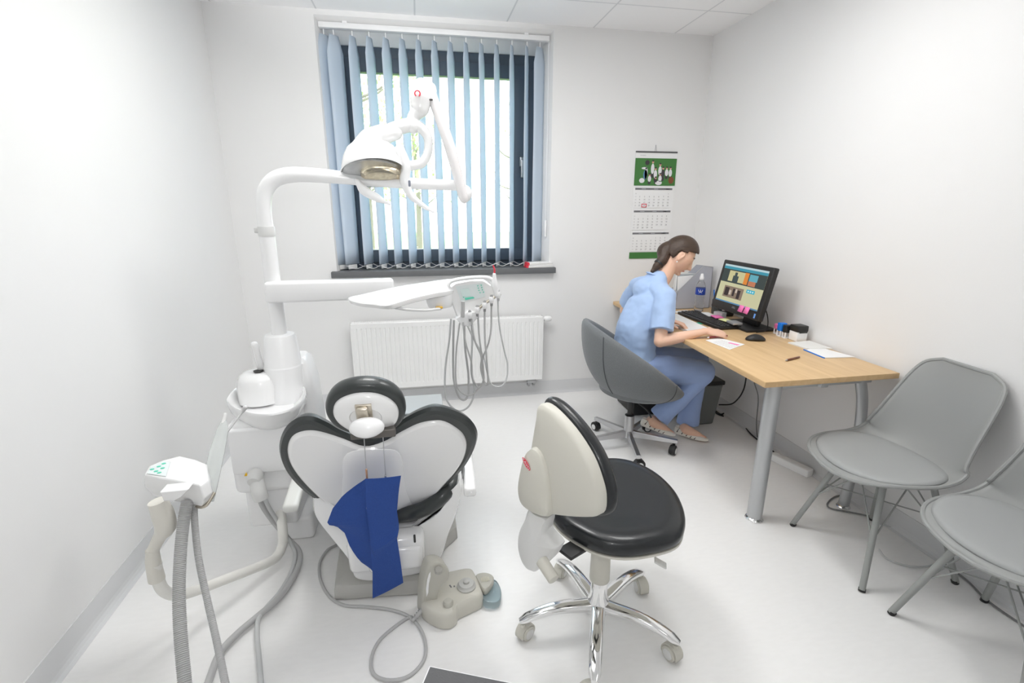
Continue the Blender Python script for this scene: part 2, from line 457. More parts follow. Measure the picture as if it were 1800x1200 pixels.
# ------------------------------------------------------------------ outdoors
GRASS = mat('lawn', (0.30, 0.46, 0.14), 0.9, var=0.3, vscale=2.0)
LEAF = mat('leaves', (0.36, 0.56, 0.20), 0.8, var=0.3, vscale=1.5)
BARK = mat('bark', (0.22, 0.19, 0.16), 0.9)
m = MB(); m.box((0, 16, -0.35), (60, 31, 0.1)); struct('ground', m, GRASS)
random.seed(4)
def tree(x, y, h, r, label, n=900):
    t = thing('tree', label, 'tree', (x, y, -0.3), 'trees outside the window')
    m = MB(); m.tube([(x, y, -0.3), (x + .05, y, h * .4), (x - .05, y, h * .85)], [0.10, 0.07, 0.03], n=10)
    br = []
    for k in range(9):
        a = random.uniform(0, 6.28); z = h * random.uniform(.3, .8); L = r * random.uniform(.6, .9)
        e = (x + cos(a) * L, y + sin(a) * L, z + L * .5); m.tube([(x, y, z), ((x + e[0]) / 2, (y + e[1]) / 2, z + L * .15), e], [0.03, 0.02, 0.008], n=6); br.append(e)
    put('trunk', m, BARK, t)
    m = MB()
    for k in range(n):
        if random.random() < .6:
            b = random.choice(br); p = V(b) + Vector([random.gauss(0, r * .22) for _ in range(3)])
        else:
            a = random.uniform(0, 6.28); ph = random.uniform(-1, 1); rr = r * random.random() ** .4
            p = Vector((x + rr * cos(a) * sqrt(1 - ph * ph), y + rr * sin(a) * sqrt(1 - ph * ph), h * .68 + ph * h * .34))
        s = random.uniform(.04, .09); d1 = Vector([random.gauss(0, 1) for _ in range(3)]).normalized(); d2 = d1.orthogonal().normalized()
        m.add([p - d1 * s, p + d2 * s * .6, p + d1 * s, p - d2 * s * .6], [(0, 1, 2, 3)], False)
    put('foliage', m, LEAF, t)
tree(-1.1, 7.0, 4.8, 1.1, 'pale green tree outside the left half of the window', 700)
tree(-0.1, 11.5, 4.6, 1.2, 'smaller tree behind, seen between the blind slats near the lamp', 500)
tree(2.9, 12.5, 4.4, 1.0, 'thin bare-branched tree outside the right part of the window', 120)
# ------------------------------------------------------------------ blinds
bl = thing('vertical_blind', 'pale blue-grey vertical slat blind hanging in the window recess', 'blind', (0.1, 0.04, 1.03))
m = MB(); m.box((0.10, 0.045, 2.562), (1.50, 0.045, 0.032), 0.004); put('head_rail', m, ENAMELW, bl)
for x in (-0.49, 0.69):
    m = MB(); m.box((x, 0.045, 2.591), (0.03, 0.03, 0.03), 0.003); put('bracket', m, ENAMELW, bl)
ang = radians(26); dv = Vector((sin(ang), cos(ang), 0))
xs = [-0.625, -0.565] + [-0.555 + 0.1045 * k for k in range(1, 13)] + [0.79]
YS = 0.062
hooks = []
for i, x in enumerate(xs):
    d = dv if 1 < i < len(xs) - 1 else Vector((sin(radians(44)), cos(radians(44)), 0))
    w = 0.125 / 2
    if i == len(xs) - 1: d = Vector((sin(radians(50)), cos(radians(50)), 0))
    c = Vector((x, YS, 0)); nrm = Vector((d.y, -d.x, 0))
    ztop, zbot = 2.515, 1.058
    m = MB(); rings = []
    for j in range(15):
        z = zbot + (ztop - zbot) * j / 14
        tw = radians(1.5) * sin(j * .7 + i * 1.9); dd = Matrix.Rotation(tw, 3, 'Z') @ d
        hw = w * (1 if j < 14 else 0.55)
        rings.append([c + dd * hw * t + nrm * 0.003 * (1 - t * t) + Vector((0, 0, z)) for t in (-1, -.5, 0, .5, 1)])
    m.loft(rings, close=False, smooth=True)
    put('slat', m, SLAT, bl, solid=0.0009)
    m = MB(); m.box((x, YS, 2.53), (0.006, 0.012, 0.03), 0.001); put('hook', m, ENAMELW, bl)
    m = MB(); m.box((x, YS, 1.04), (0.004, w * 1.2, 0.03), 0.001, rot=Matrix.Rotation(-math.atan2(d.x, d.y), 3, 'Z')); put('bottom_weight', m, PALEGREY, bl)
    hooks.append((c - d * w * .9, c + d * w * .9))
for side in (0, 1):
    m = MB()
    for i in range(1, len(hooks) - 2):
        a = hooks[i][side] + Vector((0, 0, 1.052)); b = hooks[i + 1][side] + Vector((0, 0, 1.052)); c = (a + b) / 2 - Vector((0, 0, .022))
        m.tube([a, c, b], 0.0016, n=6, sub=5)
    put('bead_chain', m, ENAMELW, bl)
m = MB(); m.tube([(0.845, 0.03, 2.54), (0.848, 0.03, 1.9), (0.846, 0.03, 1.35)], 0.0018, n=6); m.cyl((0.846, .03, 1.24), (0.846, .03, 1.36), 0.008, bev=.003); put('pull_cord', m, ENAMELW, bl)

# notebooks on the sill
cols = [PAPERW, PAPER, PAPERW, PAPER]
labs = ['thin white booklet with red spine corner, lowest of the pile on the sill', 'white booklet second from the bottom of the pile on the sill',
        'white booklet third from the bottom of the pile on the sill', 'top white booklet of the pile on the window sill']
for k in range(4):
    a = radians([4, 2, 6, 3][k]); x0, y0 = 0.79, -0.006 + .001 * k; z = 1.0185 + 0.0095 * k + .00475
    R = Matrix.Rotation(a, 3, 'Z')
    bk = thing('booklet', labs[k], 'booklet', (x0, y0, z - .0045), 'booklets on the window sill')
    m = MB(); m.box((x0, y0, z), (0.21 - .006 * k, 0.078, 0.0085), 0.0006, rot=R); put('pages', m, cols[k], bk)
    m = MB(); m.box(V((x0, y0, z)) + R @ Vector((-0.098 + .003 * k, 0, 0.0)), (0.016, 0.0785, 0.0088), 0.0004, rot=R); put('spine', m, RED, bk)

# ------------------------------------------------------------------ radiator
rad = thing('radiator', 'white ribbed panel radiator on the wall under the window', 'radiator', (0.106, -0.06, 0.154))
RX0, RX1, RZ0, RZ1 = -0.601, 0.813, 0.154, 0.655
m = MB(); n = 42; px = [(RX0 + 0.012, 0)]
step = (RX1 - RX0 - 0.05) / n
prof = []
prof.append((RX0 + .006, -0.098))
for k in range(n):
    x = RX0 + 0.025 + k * step
    prof += [(x + step * .12, -0.1), (x + step * .5 - .004, -0.1), (x + step * .5, -0.0955), (x + step * .5 + .004, -0.0955), (x + step * .5 + .008, -0.1)]
prof.append((RX1 - .006, -0.098))
rings = []
for z, amt in ((RZ0, 0), (RZ0 + .035, 0), (RZ0 + .045, 1), (RZ1 - .045, 1), (RZ1 - .035, 0), (RZ1 - .004, 0), (RZ1, -.4)):
    rings.append([(x, (-0.1 + (y + .1) * (amt if amt > 0 else 0)) + (0.003 if amt < 0 else 0), z) for x, y in prof])
m.loft(rings, close=False, smooth=False)
m.box((.5 * (RX0 + RX1), -0.092, .5 * (RZ0 + RZ1)), (RX1 - RX0 - .01, 0.006, RZ1 - RZ0 - .006))
m.box((.5 * (RX0 + RX1), -0.045, .5 * (RZ0 + RZ1)), (RX1 - RX0 - .04, 0.006, RZ1 - RZ0 - .03))
put('panel', m, RADM, rad)
for x in (RX0 + .003, RX1 - .003):
    m = MB(); m.box((x, -0.069, .5 * (RZ0 + RZ1)), (.006, .06, RZ1 - RZ0), .002); put('side_panel', m, RADM, rad)
m = MB(); m.box((.5 * (RX0 + RX1), -0.069, RZ1 - .002), (RX1 - RX0, .058, .004), .001)
for k in range(90): m.box((RX0 + .02 + k * (RX1 - RX0 - .04) / 89, -0.069, RZ1 + .001), (.006, .046, .004))
put('top_grille', m, RADM, rad)
m = MB(); m.cyl((RX1, -.065, .63), (RX1 + .02, -.065, .63), .012); m.lathe([(.018, 0), (.021, .008), (.021, .03), (.019, .05), (.014, .056)], (RX1 + .012, -.065, .63), (1, 0, 0)); put('thermostat_valve', m, ENAMEL, rad)
m = MB()
for x in (RX1 - .10, RX1 - .06): m.cyl((x, -.065, RZ0 - .05), (x, -.065, RZ0 + .01), .009); m.tube([(x, -.065, RZ0 - .05), (x, -.05, RZ0 - .065), (x, -0.012, RZ0 - .066)], .009, n=10)
m.box((RX1 - .08, -.065, RZ0 - .022), (.07, .028, .028), .005); put('pipe_valve', m, SILVER, rad)

# ------------------------------------------------------------------ calendar
cal = thing('wall_calendar', 'three-month wall calendar with green photo header and red date marker', 'calendar', (1.66, -0.004, 1.07))
CX0, CX1 = 1.513, 1.843; CZT = 1.853
def cal_rect(x0, x1, z0, z1, y, m_, name, parent, t=.001, bulge=0):
    m = MB(); m.box(((x0 + x1) / 2, y, (z0 + z1) / 2), (x1 - x0, t, z1 - z0)); return put(name, m, m_, parent)
skew = -0.055 / .8
def cx(x, z): return x + skew * (CZT - z) * 0.0
CW = CX1 - CX0
cal_rect(CX0, CX1, 1.115, CZT, -0.003, PAPER, 'backing_card', cal, .002)
cal_rect(CX0, CX1, 1.068, 1.116, -0.004, GREEN, 'green_footer', cal, .004)
cal_rect(CX0, CX1, CZT - .008, CZT + .002, -0.006, DARKBAR, 'hanging_strip', cal, .006)
m = MB(); m.tube([(1.66, -.004, CZT), (1.668, -.003, CZT + .045)], .0012, n=5, smooth_path=False); m.tube([(1.676, -.004, CZT), (1.668, -.003, CZT + .045)], .0012, n=5, smooth_path=False); m.cyl((1.668, 0, CZT + .045), (1.668, -.006, CZT + .045), .002, n=8); put('hanging_string', m, INKL, cal)
pic = cal_rect(CX0, CX1, 1.612, 1.806, -0.0065, GREEN, 'photo_print', cal, .002)
WHITEP = mat('printed_white', (0.74, 0.74, 0.76), 0.6); SKINP = mat('printed_skin', (0.62, 0.36, 0.26), 0.6); DARKP = mat('printed_dark', (0.05, 0.045, 0.05), 0.6); BLUEP = mat('printed_blue', (0.12, 0.25, 0.45), 0.6); BRNP = mat('printed_brown', (0.2, 0.07, 0.03), 0.6)
def blob(mb, x, z, rx, rz, y=-0.0078, n=10):
    pts = [(x + rx * cos(2 * pi * k / n), y, z + rz * sin(2 * pi * k / n)) for k in range(n)]; mb.add(pts, [tuple(range(n))], False)
mw, ms, md, mbb, mr = MB(), MB(), MB(), MB(), MB()
def fig(x, zb, h, dark=False):
    x = CX0 + x; zb = 1.612 + zb
    blob(md if dark else mw, x, zb + h * .52, .014, h * .30); blob(md, x, zb + h * .15, .012, h * .18, -0.0076)
    blob(ms, x, zb + h * .9, .0085, .010, -.0082); blob(md, x, zb + h * .97, .008, .006, -.0084)
for x, zb, h, dk in ((.14, .055, .125, 0), (.20, .05, .11, 0), (.225, .035, .10, 1), (.255, .05, .085, 0), (.285, .045, .09, 0), (.165, .03, .10, 0), (.12, .01, .075, 0), (.205, .01, .078, 0), (.17, .012, .05, 1)):
    fig(x, zb, h, dk)
blob(mw, CX0 + .06, 1.648, .022, .018); blob(mw, CX0 + .195, 1.632, .028, .016); blob(mw, CX0 + .09, 1.70, .012, .045); blob(mbb, CX0 + .085, 1.69, .016, .035); blob(md, CX0 + .095, 1.775, .018, .018); blob(mr, CX0 + .295, 1.652, .022, .026)
blob(mw, CX0 + .075, 1.735, .024, .008)
for n_, mb_, mt_ in (('printed_clothes', mw, WHITEP), ('printed_faces', ms, SKINP), ('printed_dark_shapes', md, DARKP), ('printed_equipment', mbb, BLUEP), ('printed_brown_shape', mr, BRNP)): put(n_, mb_, mt_, pic)
m = MB(); text_on(m, 'KLINIKA', (CX0 + .06, -.0046, 1.825), (1, 0, 0), (0, 0, 1), .012); put('small_header_text', m, INKL, cal)
months = [(1.45, 1.598, 6, 31), (1.286, 1.434, 2, 30), (1.122, 1.27, 4, 31)]
days = 'ABC'
for k, (z0, z1, first, nd) in enumerate(months):
    pg = cal_rect(CX0 + .006, CX1 - .012, z0, z1, -0.0065 - 0.0005 * k, PAPER, 'month_page', cal, .003)
    yy = -0.0065 - .0005 * k - .0018
    m = MB(); m.box(((CX0 + CX1) / 2 - .003, yy, z1 - .010), (CW - .03, .0006, .014)); put('header_bar', m, INK, pg)
    m = MB()
    for j in range(2):
        m.box((CX0 + .06 + .1 * j + .02, yy - .0005, z1 - .010), (.034, .0004, .0045))
        m.box((CX0 + .27, yy - .0005, z1 - .010), (.03, .0004, .0045))
    put('header_text', m, INKL, pg)
    m = MB()
    for d_ in range(1, nd + 1):
        i = first + d_ - 1; r_ = i // 7; c_ = i % 7
        if r_ > 4: continue
        text_on(m, str(d_), (CX0 + .052 + c_ * .0385, yy - .0004, z1 - .045 - r_ * .0215), (1, 0, 0), (0, 0, 1), .0150)
    put('day_numbers', m, INK, pg)
    m = MB()
    for r_ in range(5): text_on(m, str((40, 44, 48)[k] + r_), (CX0 + .020, yy - .0004, z1 - .045 - r_ * .0215), (1, 0, 0), (0, 0, 1), .011)
    put('week_numbers', m, INKL, pg)
m = MB(); zz = 1.598 - .045 - 4 * .0215; xx = CX0 + .052 + .0385
for a_, b_, c_, d_ in ((xx, zz + .011, .040, .005), (xx, zz - .011, .040, .005), (xx - .018, zz, .005, .026), (xx + .018, zz, .005, .026)): m.box((a_, -.0098, b_), (c_, .001, d_))
put('date_marker', m, RED, cal)

# ------------------------------------------------------------------ desk
DZ = 0.735
desk = thing('office_desk', 'birch-topped desk along the right wall on silver tube legs', 'desk', (1.7, -0.95, 0))
m = MB(); top = [(1.403, -0.004, DZ - .026), (1.372, -1.0, DZ - .026), (1.345, -1.887, DZ - .026), (2.03, -1.885, DZ - .026), (2.03, -0.004, DZ - .026)]
m.prism(top, (0, 0, 1), .026, bev=.0015, seg=2); put('desktop', m, WOOD, desk)
def desk_leg(pts, r, foot):
    m = MB(); m.tube(pts, r, n=28, up=(0, 1, 0)); o = put('leg', m, SILVER, desk)
    m = MB(); m.lathe([(r + .006, 0), (r + .008, .006), (r + .002, .014), (r * .8, .018)], foot); put('foot', m, CHROME, o)
desk_leg([(1.449, -1.815, .016), (1.449, -1.815, .35), (1.449, -1.815, DZ - .028)], .034, (1.449, -1.815, 0))
desk_leg([(1.955, -1.81, .016), (1.965, -1.81, .30), (1.945, -1.81, .55), (1.90, -1.81, DZ - .028)], .024, (1.955, -1.81, 0))
desk_leg([(1.449, -.12, .016), (1.449, -.12, DZ - .028)], .034, (1.449, -.12, 0))
m = MB(); m.box((1.68, -1.0, DZ - .045), (.04, 1.7, .03), .002); m.box((1.70, -1.81, DZ - .045), (.5, .04, .03), .002); put('underframe', m, SILVER, desk)

# computer (screen leaning back)
pc = thing('computer_monitor', 'black all-in-one computer with lit web page and two pink notes', 'computer', (1.93, -0.95, DZ))
BL = V((1.79, -.735, .83)); BR = V((1.80, -1.19, .83)); TL = V((1.85, -.73, 1.13)); TR = V((1.855, -1.205, 1.13))
ux = ((BR - BL) + (TR - TL)).normalized(); uz = ((TL - BL) + (TR - BR)).normalized(); un = ux.cross(uz).normalized()
if un.x > 0: un = -un
mid = (BL + BR + TL + TR) / 4; Wm, Hm = .468, .312
def scr(u, v, o=0): return mid + ux * (u * Wm / 2) + uz * (v * Hm / 2) + un * o
RM = Matrix((ux, uz, ux.cross(uz))).transposed()
m = MB(); m.box(scr(0, 0, -.018), (Wm, Hm, .036), .008, rot=RM)
put('bezel', m, BLACKP, pc)
m = MB(); m.box(scr(0, -.1, -.045), (Wm * .75, Hm * .7, .05), .02, rot=RM); put('back_housing', m, BLACKP, pc)
m = MB(); m.box((1.955, -.95, .815), (.03, .14, .14), .006, rot=Matrix.Rotation(radians(12), 3, 'Y')); m.box((1.91, -.95, DZ + .008), (.20, .30, .014), .004); put('stand', m, BLACKP, pc)
SX0, SX1, SY0, SY1 = -.87, .87, -.66, .84
def sq(mb, u0, u1, v0, v1, o):
    f = lambda u: SX0 + (SX1 - SX0) * u; g = lambda v: SY1 - (SY1 - SY0) * v
    mb.quad(scr(f(u0), g(v0), o), scr(f(u1), g(v0), o), scr(f(u1), g(v1), o), scr(f(u0), g(v1), o))
m = MB(); sq(m, 0, 1, 0, 1, .0012); scrn = put('screen', m, emit_mat('screen_beige', (0.50, 0.49, 0.31), 1.7), pc)
def spart(name, rects, col, o=.0016):
    m = MB()
    for r in rects: sq(m, *r, o)
    put(name, m, emit_mat(name, col, 1.7), scrn)
spart('web_header_dark', [(0, 1, .10, .47)], (.055, .068, .065)); spart('browser_bar', [(0, 1, 0, .07)], (.42, .55, .58)); spart('site_bar', [(0, 1, .05, .12)], (.06, .26, .34), .0018)
spart('hero_photo', [(.16, .55, .15, .43)], (.50, .47, .26), .002); spart('orange_strip', [(.53, .62, .14, .44)], (.62, .22, .05), .0022)
spart('side_photo', [(.64, .82, .16, .33)], (.12, .35, .42), .002); spart('side_photo_lower', [(.64, .80, .33, .45)], (.45, .18, .10), .002)
spart('person_silhouette', [(.27, .40, .27, .43), (.30, .36, .18, .27)], (.06, .08, .08), .0024)
spart('lower_photos', [(.14, .60, .56, .86)], (.22, .17, .13), .002); spart('lower_figures', [(.17, .27, .60, .82), (.36, .41, .60, .8), (.47, .54, .62, .84)], (.05, .04, .04), .0024); spart('lower_highlights', [(.28, .33, .66, .78), (.42, .46, .6, .7)], (.5, .42, .36), .0024)
spart('blue_buttons', [(.66, .84, .54, .63)], (.05, .36, .46), .002); spart('button_dots', [(.685, .715, .565, .605), (.735, .765, .565, .605), (.785, .815, .565, .605)], (.5, .7, .75), .0024); spart('task_bar', [(0, 1, .965, 1)], (.10, .22, .36), .002)
m = MB(); text_on(m, 'DELL', scr(-.02, -.78, .0008), ux, uz, .016); put('maker_badge', m, SILVER, pc)
m = MB(); q = lambda u, v: scr(u, v, .0008)
m.quad(q(.80, -.76), q(.86, -.76), q(.86, -.93), q(.80, -.93)); put('blue_sticker', m, mat('sticker_blue', (.15, .35, .8), .5), pc)
for u in (.30, .52):
    m = MB(); m.loft([[scr(u - .10, -.60, .002), scr(u + .08, -.60, .002)], [scr(u - .105, -.72, .003), scr(u + .075, -.72, .003)], [scr(u - .115, -.86, .007), scr(u + .065, -.87, .006)]], close=False)
    single('sticky_note', m, PINK, 'pink sticky note on the monitor frame, %s one' % ('left-hand' if u < .4 else 'right-hand'), 'sticky note', 'pink notes on the monitor', solid=.0006)
# cable of the monitor
m = MB(); m.tube([(1.9016, -1.1, 0.9003), (1.9215, -1.12, 0.8212), (1.905, -1.14, 0.7574), (1.8275, -1.16, 0.752)], .003, n=8); single('monitor_cable', m, CABLEB, 'black cable drooping beside the monitor down to the desk', 'cable')

# keyboard
kb = thing('keyboard', 'black computer keyboard lying in front of the monitor', 'keyboard', (1.76, -.80, DZ))
KA = V((1.66, -.545, DZ)); kd = (V((1.675, -1.02, DZ)) - KA).normalized(); kn = Vector((-kd.y, kd.x, 0))
if kn.x < 0: kn = -kn
RK = Matrix((kd, kn, Vector((0, 0, 1)))).transposed()
kc = KA + kd * .235 + kn * .08 + Vector((0, 0, .011))
m = MB(); m.box(kc, (.47, .16, .018), .004, rot=RK); put('base', m, BLACKP, kb)
KEYM = mat('black_keys', (.03, .03, .03), .45)
for r in range(5):
    m = MB()
    for k in range(20):
        m.box(kc + kd * (-.218 + k * .0229) + kn * (.052 - r * .025) + Vector((0, 0, .0115)), (.018, .018, .006), .0015, rot=RK, seg=1)
    put('key_row', m, KEYM, kb)
# mouse
m = MB(); rings = []
mc = V((1.748, -1.262, DZ + .001)); mdv = Vector((.95, -.32, 0)).normalized(); mdn = Vector((.32, .95, 0)).normalized()
for j in range(13):
    t = j / 12; u = -.055 + .11 * t; w_ = .031 * sqrt(max(.01, 1 - abs(2 * t - 1) ** 2.6)); h_ = .036 * sin(pi * min(1, max(.02, t * .93 + .04))) ** .6
    rings.append([mc + mdv * u + mdn * w_ * cos(a) + Vector((0, 0, max(0, h_ * sin(a)))) for a in [pi * k / 10 for k in range(11)]])
m.loft(rings, close=True); single('computer_mouse', m, BLACKP, 'black computer mouse on the desk between leaflet and stamps', 'mouse', subsurf=1)

# items around the monitor
def note_block(x, y, z, sx, sy, sz, rot, mt, name, label, cat, grp=None, bev=.0008):
    m = MB(); m.box((x, y, z + sz / 2), (sx, sy, sz), bev, rot=Matrix.Rotation(radians(rot), 3, 'Z')); return single(name, m, mt, label, cat, grp)
note_block(1.80, -.80, DZ + .031, .055, .075, .006, -8, PINK, 'sticky_note_pad', 'bright pink note pad above the keyboard', 'note pad')
note_block(1.795, -.90, DZ + .031, .05, .07, .006, 6, YELLOWN, 'sticky_note_pad', 'pale yellow note pad above the keyboard', 'note pad')
note_block(1.80, -.70, DZ + .026, .05, .12, .004, -8, PAPER, 'paper_slip', 'white paper slip above the keyboard left of the pink pad', 'paper')
note_block(1.80, -.985, DZ + .031, .06, .08, .012, -5, SILVER, 'business_card_holder', 'small grey and black card box above the keyboard', 'box')
note_block(1.845, -.76, DZ, .04, .07, .055, 15, PALEGREY, 'adhesive_tape_box', 'small pale box under the monitor edge', 'box')

# bottle
bt = thing('water_bottle', 'clear plastic water bottle with blue label standing on the desk', 'bottle', (1.865, -.47, DZ))
b0 = V((1.865, -.47, DZ))
m = MB(); m.lathe([(.002, .0015), (.026, .001), (.0325, .008), (.0335, .03), (.031, .05), (.0335, .07), (.031, .09), (.033, .11), (.0335, .125), (.0335, .17), (.031, .185), (.024, .205), (.015, .222), (.013, .235)], b0, n=28); put('body', m, CLEAR, bt)
m = MB(); m.lathe([(.0338, .122), (.0342, .123), (.0342, .168), (.0338, .169)], b0, n=28, cap=False); lb = put('label_band', m, BLUEL, bt)
m = MB(); m.lathe([(.0148, .228), (.0155, .23), (.0155, .245), (.013, .25), (.009, .268), (.007, .27)], b0, n=20); put('cap', m, ENAMELW, bt)
m = MB(); dcam = (V((-.09, -3.65, 1.46)) - b0); dcam.z = 0; dcam.normalize(); sd = Vector((-dcam.y, dcam.x, 0))
def onlab(u, v): a = u / .0345; return b0 + (dcam * cos(a) + sd * sin(a)) * .0347 + Vector((0, 0, .146 + v))
def strip(mb, pts, w):
    for i in range(len(pts) - 1):
        a = pts[i]; b = pts[i + 1]; dx, dy = b[0] - a[0], b[1] - a[1]; L = sqrt(dx * dx + dy * dy); nx, ny = -dy / L * w / 2, dx / L * w / 2
        mb.quad(onlab(a[0] + nx, a[1] + ny), onlab(b[0] + nx, b[1] + ny), onlab(b[0] - nx, b[1] - ny), onlab(a[0] - nx, a[1] - ny))
strip(m, [(-.014, .014), (-.012, .004), (-.006, -.003), (0, -.004), (.006, -.003), (.012, .004), (.014, .014)], .004); strip(m, [(0, .014), (0, -.006)], .004)
strip(m, [(-.011, -.011), (.011, -.011)], .0035); put('label_emblem', m, WHITEP, lb)

# file box (magazine holder)
fb = thing('magazine_holder', 'grey magazine holder with slanted top standing at the back of the desk', 'file holder', (1.86, -.33, DZ))
def fpl(y):  # side outline
    return [(1.735, y, DZ), (2.005, y, DZ), (2.005, y, DZ + .30), (1.93, y, DZ + .31), (1.745, y, DZ + .135)]
GREYF = mat('grey_blue_card', (.46, .47, .52), .6)
m = MB(); m.prism(fpl(-.375), (0, 1, 0), .003); m.prism(fpl(-.275), (0, 1, 0), .003)
m.box((2.004, -.325, DZ + .15), (.003, .1, .30)); m.box((1.87, -.325, DZ + .002), (.27, .1, .003)); m.box((1.737, -.325, DZ + .067), (.003, .1, .134)); put('box', m, GREYF, fb)
m = MB(); m.tube([(1.745, -.375, DZ + .137), (1.93, -.375, DZ + .312), (2.004, -.375, DZ + .302)], .0025, n=6, smooth_path=False); put('rim', m, SILVER, fb)
for k in range(4):
    m = MB(); m.box((1.865, -.352 + .022 * k, DZ + .125 + .01 * (k % 2)), (.22, .016, .23), .001, rot=Matrix.Rotation(radians(3 * (k - 1)), 3, 'Y'))
    m2 = [PAPER, TEALM, PAPER, PALEGREY][k]
    single('file_folder', m, m2, ['white folder nearest the room inside the magazine holder', 'grey-blue folder second in the magazine holder', 'white folder third in the magazine holder', 'pale folder at the far side of the magazine holder'][k], 'folder', 'folders in the magazine holder')
# pen cup with phone
pcup = thing('pen_holder', 'dark mesh pen holder between bottle and monitor', 'pen holder', (1.95, -.56, DZ))
m = MB(); m.lathe([(.036, 0), (.036, .10), (.033, .10), (.033, .004), (.001, .004)], (1.95, -.56, DZ), n=24, cap=False); put('cup', m, mat('smoked_plastic', (.1, .11, .11), .2, alpha=.75), pcup)
for k, (dx, dy, t) in enumerate(((.01, .01, 5), (-.012, .004, -6), (.004, -.016, 8), (-.006, -.012, -3))):
    m = MB(); a = V((1.95 + dx, -.56 + dy, DZ + .006)); b = a + Vector((sin(radians(t)) * .16, 0.01, .15 + .01 * k)); m.cyl(a, b, .004, n=8)
    single('pen', m, [BLACKP, BLUEC, BLACKP, BROWNP][k], ['black pen leaning right in the pen holder', 'blue pen leaning left in the pen holder', 'black pen at the front of the pen holder', 'brown pen upright in the pen holder'][k], 'pen', 'pens in the pen holder')
ph = thing('desk_phone', 'black cordless handset standing beside the monitor', 'phone', (1.975, -.64, DZ))
m = MB(); m.box((1.975, -.64, DZ + .015), (.07, .07, .03), .01); put('cradle', m, BLACKP, ph)
m = MB(); m.box((1.98, -.64, DZ + .085), (.026, .048, .13), .010, rot=Matrix.Rotation(radians(-8), 3, 'X')); put('handset', m, BLACKP, ph)

# stamps
def stamp(x, y, mt, label, sx=.04, sy=.05, h=.075, name='rubber_stamp'):
    t = thing(name, label, 'stamp', (x, y, DZ), 'rubber stamps against the wall')
    m = MB()
    for dx, dy in ((-1, -1), (1, -1), (1, 1), (-1, 1)): m.box((x + dx * (sx / 2 - .004), y + dy * (sy / 2 - .004), DZ + .018), (.007, .007, .036), .001)
    m.box((x, y, DZ + .004), (sx, sy, .007), .001); put('base', m, ENAMELW, t)
    m = MB(); m.box((x, y, DZ + .03 + (h - .03) / 2 + .002), (sx, sy, h - .03), .005); put('body', m, mt, t)
stamp(1.972, -1.155, PINK, 'pink and black stamp, leftmost of the row against the wall', .035, .035, .06)
stamp(1.955, -1.205, BLUEC, 'bright blue stamp beside the pink one against the wall', .04, .035, .078)
stamp(1.955, -1.247, BLACKP, 'narrow black stamp right of the blue one', .04, .028, .075)
t = thing('date_stamp', 'large black and white self-inking stamp, rightmost in the row', 'stamp', (1.985, -1.30, DZ), 'rubber stamps against the wall')
m = MB(); m.box((1.985, -1.30, DZ + .027), (.065, .062, .052), .002); put('base', m, ENAMELW, t)
m = MB(); m.box((1.985, -1.30, DZ + .071), (.07, .068, .036), .007); put('body', m, BLACKP, t)
m = MB(); m.box((1.985, -1.336, DZ + .052), (.05, .002, .006), .0005); put('front_line', m, BLACKP, t)

# papers, pens on the desk
def sheet(pts, z, mt, name, label, cat, t=.0012, grp=None):
    m = MB(); m.prism([(x, y, z) for x, y in pts], (0, 0, 1), t); return single(name, m, mt, label, cat, grp)
sheet([(1.885, -1.35), (2.03, -1.34), (2.03, -1.50), (1.895, -1.475)], DZ + .0005, PAPERW, 'notebook', 'flat pale notebook against the wall beside the large stamp', 'notebook', .006)
sheet([(1.88, -1.49), (1.985, -1.45), (2.025, -1.645), (1.865, -1.63)], DZ + .0005, PAPER, 'paper_sheets', 'white loose papers on the desk near its right front corner', 'papers', .004)
m = MB(); m.prism([(1.876, -1.48, DZ + .0002), (1.866, -1.632, DZ + .0002), (1.862, -1.632, DZ + .0002), (1.872, -1.48, DZ + .0002)], (0, 0, 1), .005); single('clipboard_edge', m, BLUEC, 'thin dark clipboard edge beside the loose white papers', 'clipboard')
leaf = sheet([(1.47, -1.215), (1.575, -1.17), (1.635, -1.33), (1.49, -1.41)], DZ + .0005, PAPER, 'leaflet', 'printed leaflet with pink mark under the writing hand', 'leaflet', .0012)
m = MB(); m.prism([(x, y, DZ + .002) for x, y in ((1.56, -1.29), (1.575, -1.284), (1.60, -1.335), (1.583, -1.342))], (0, 0, 1), .0006); put('pink_tab', m, PINK, leaf)
m = MB()
for k in range(9): m.box((1.525 + .008 * k * .3, -1.25 - .015 * k, DZ + .0021), (.085, .0015, .0003), rot=Matrix.Rotation(radians(18), 3, 'Z'))
put('printed_lines', m, INKL, leaf)
pn = thing('ballpoint_pen', 'brown wooden ballpoint pen lying alone on the desktop', 'pen', (1.69, -1.625, DZ))
a = V((1.635, -1.642, DZ + .006)); b = V((1.745, -1.603, DZ + .006)); m = MB(); m.cyl(lerp(a, b, .12), b, .005, n=14, bev=.001); put('barrel', m, BROWNP, pn)
m = MB(); m.cyl(a, lerp(a, b, .13), .0012, .0045, n=12); put('tip', m, SILVER, pn)
# stack of forms and open book under her hands
bk = thing('form_stack', 'thick stack of white forms under her hands beside the keyboard', 'papers', (1.55, -.80, DZ))
for k in range(3):
    m = MB(); o_ = .004 * k
    m.prism([(1.45 + o_, -.62, DZ + .0006 + .0045 * k), (1.635, -.57 - o_, DZ + .0006 + .0045 * k), (1.62 - o_, -1.075, DZ + .0006 + .0045 * k), (1.46, -1.10 + o_, DZ + .0006 + .0045 * k)], (0, 0, 1), .004)
    put('sheet_bundle', m, PAPER if k != 1 else PAPERW, bk)
m = MB(); m.box((1.63, -.88, DZ + .0155), (.02, .045, .001)); put('green_tab', m, mat('green_tab', (0, .35, .22), .5), bk)
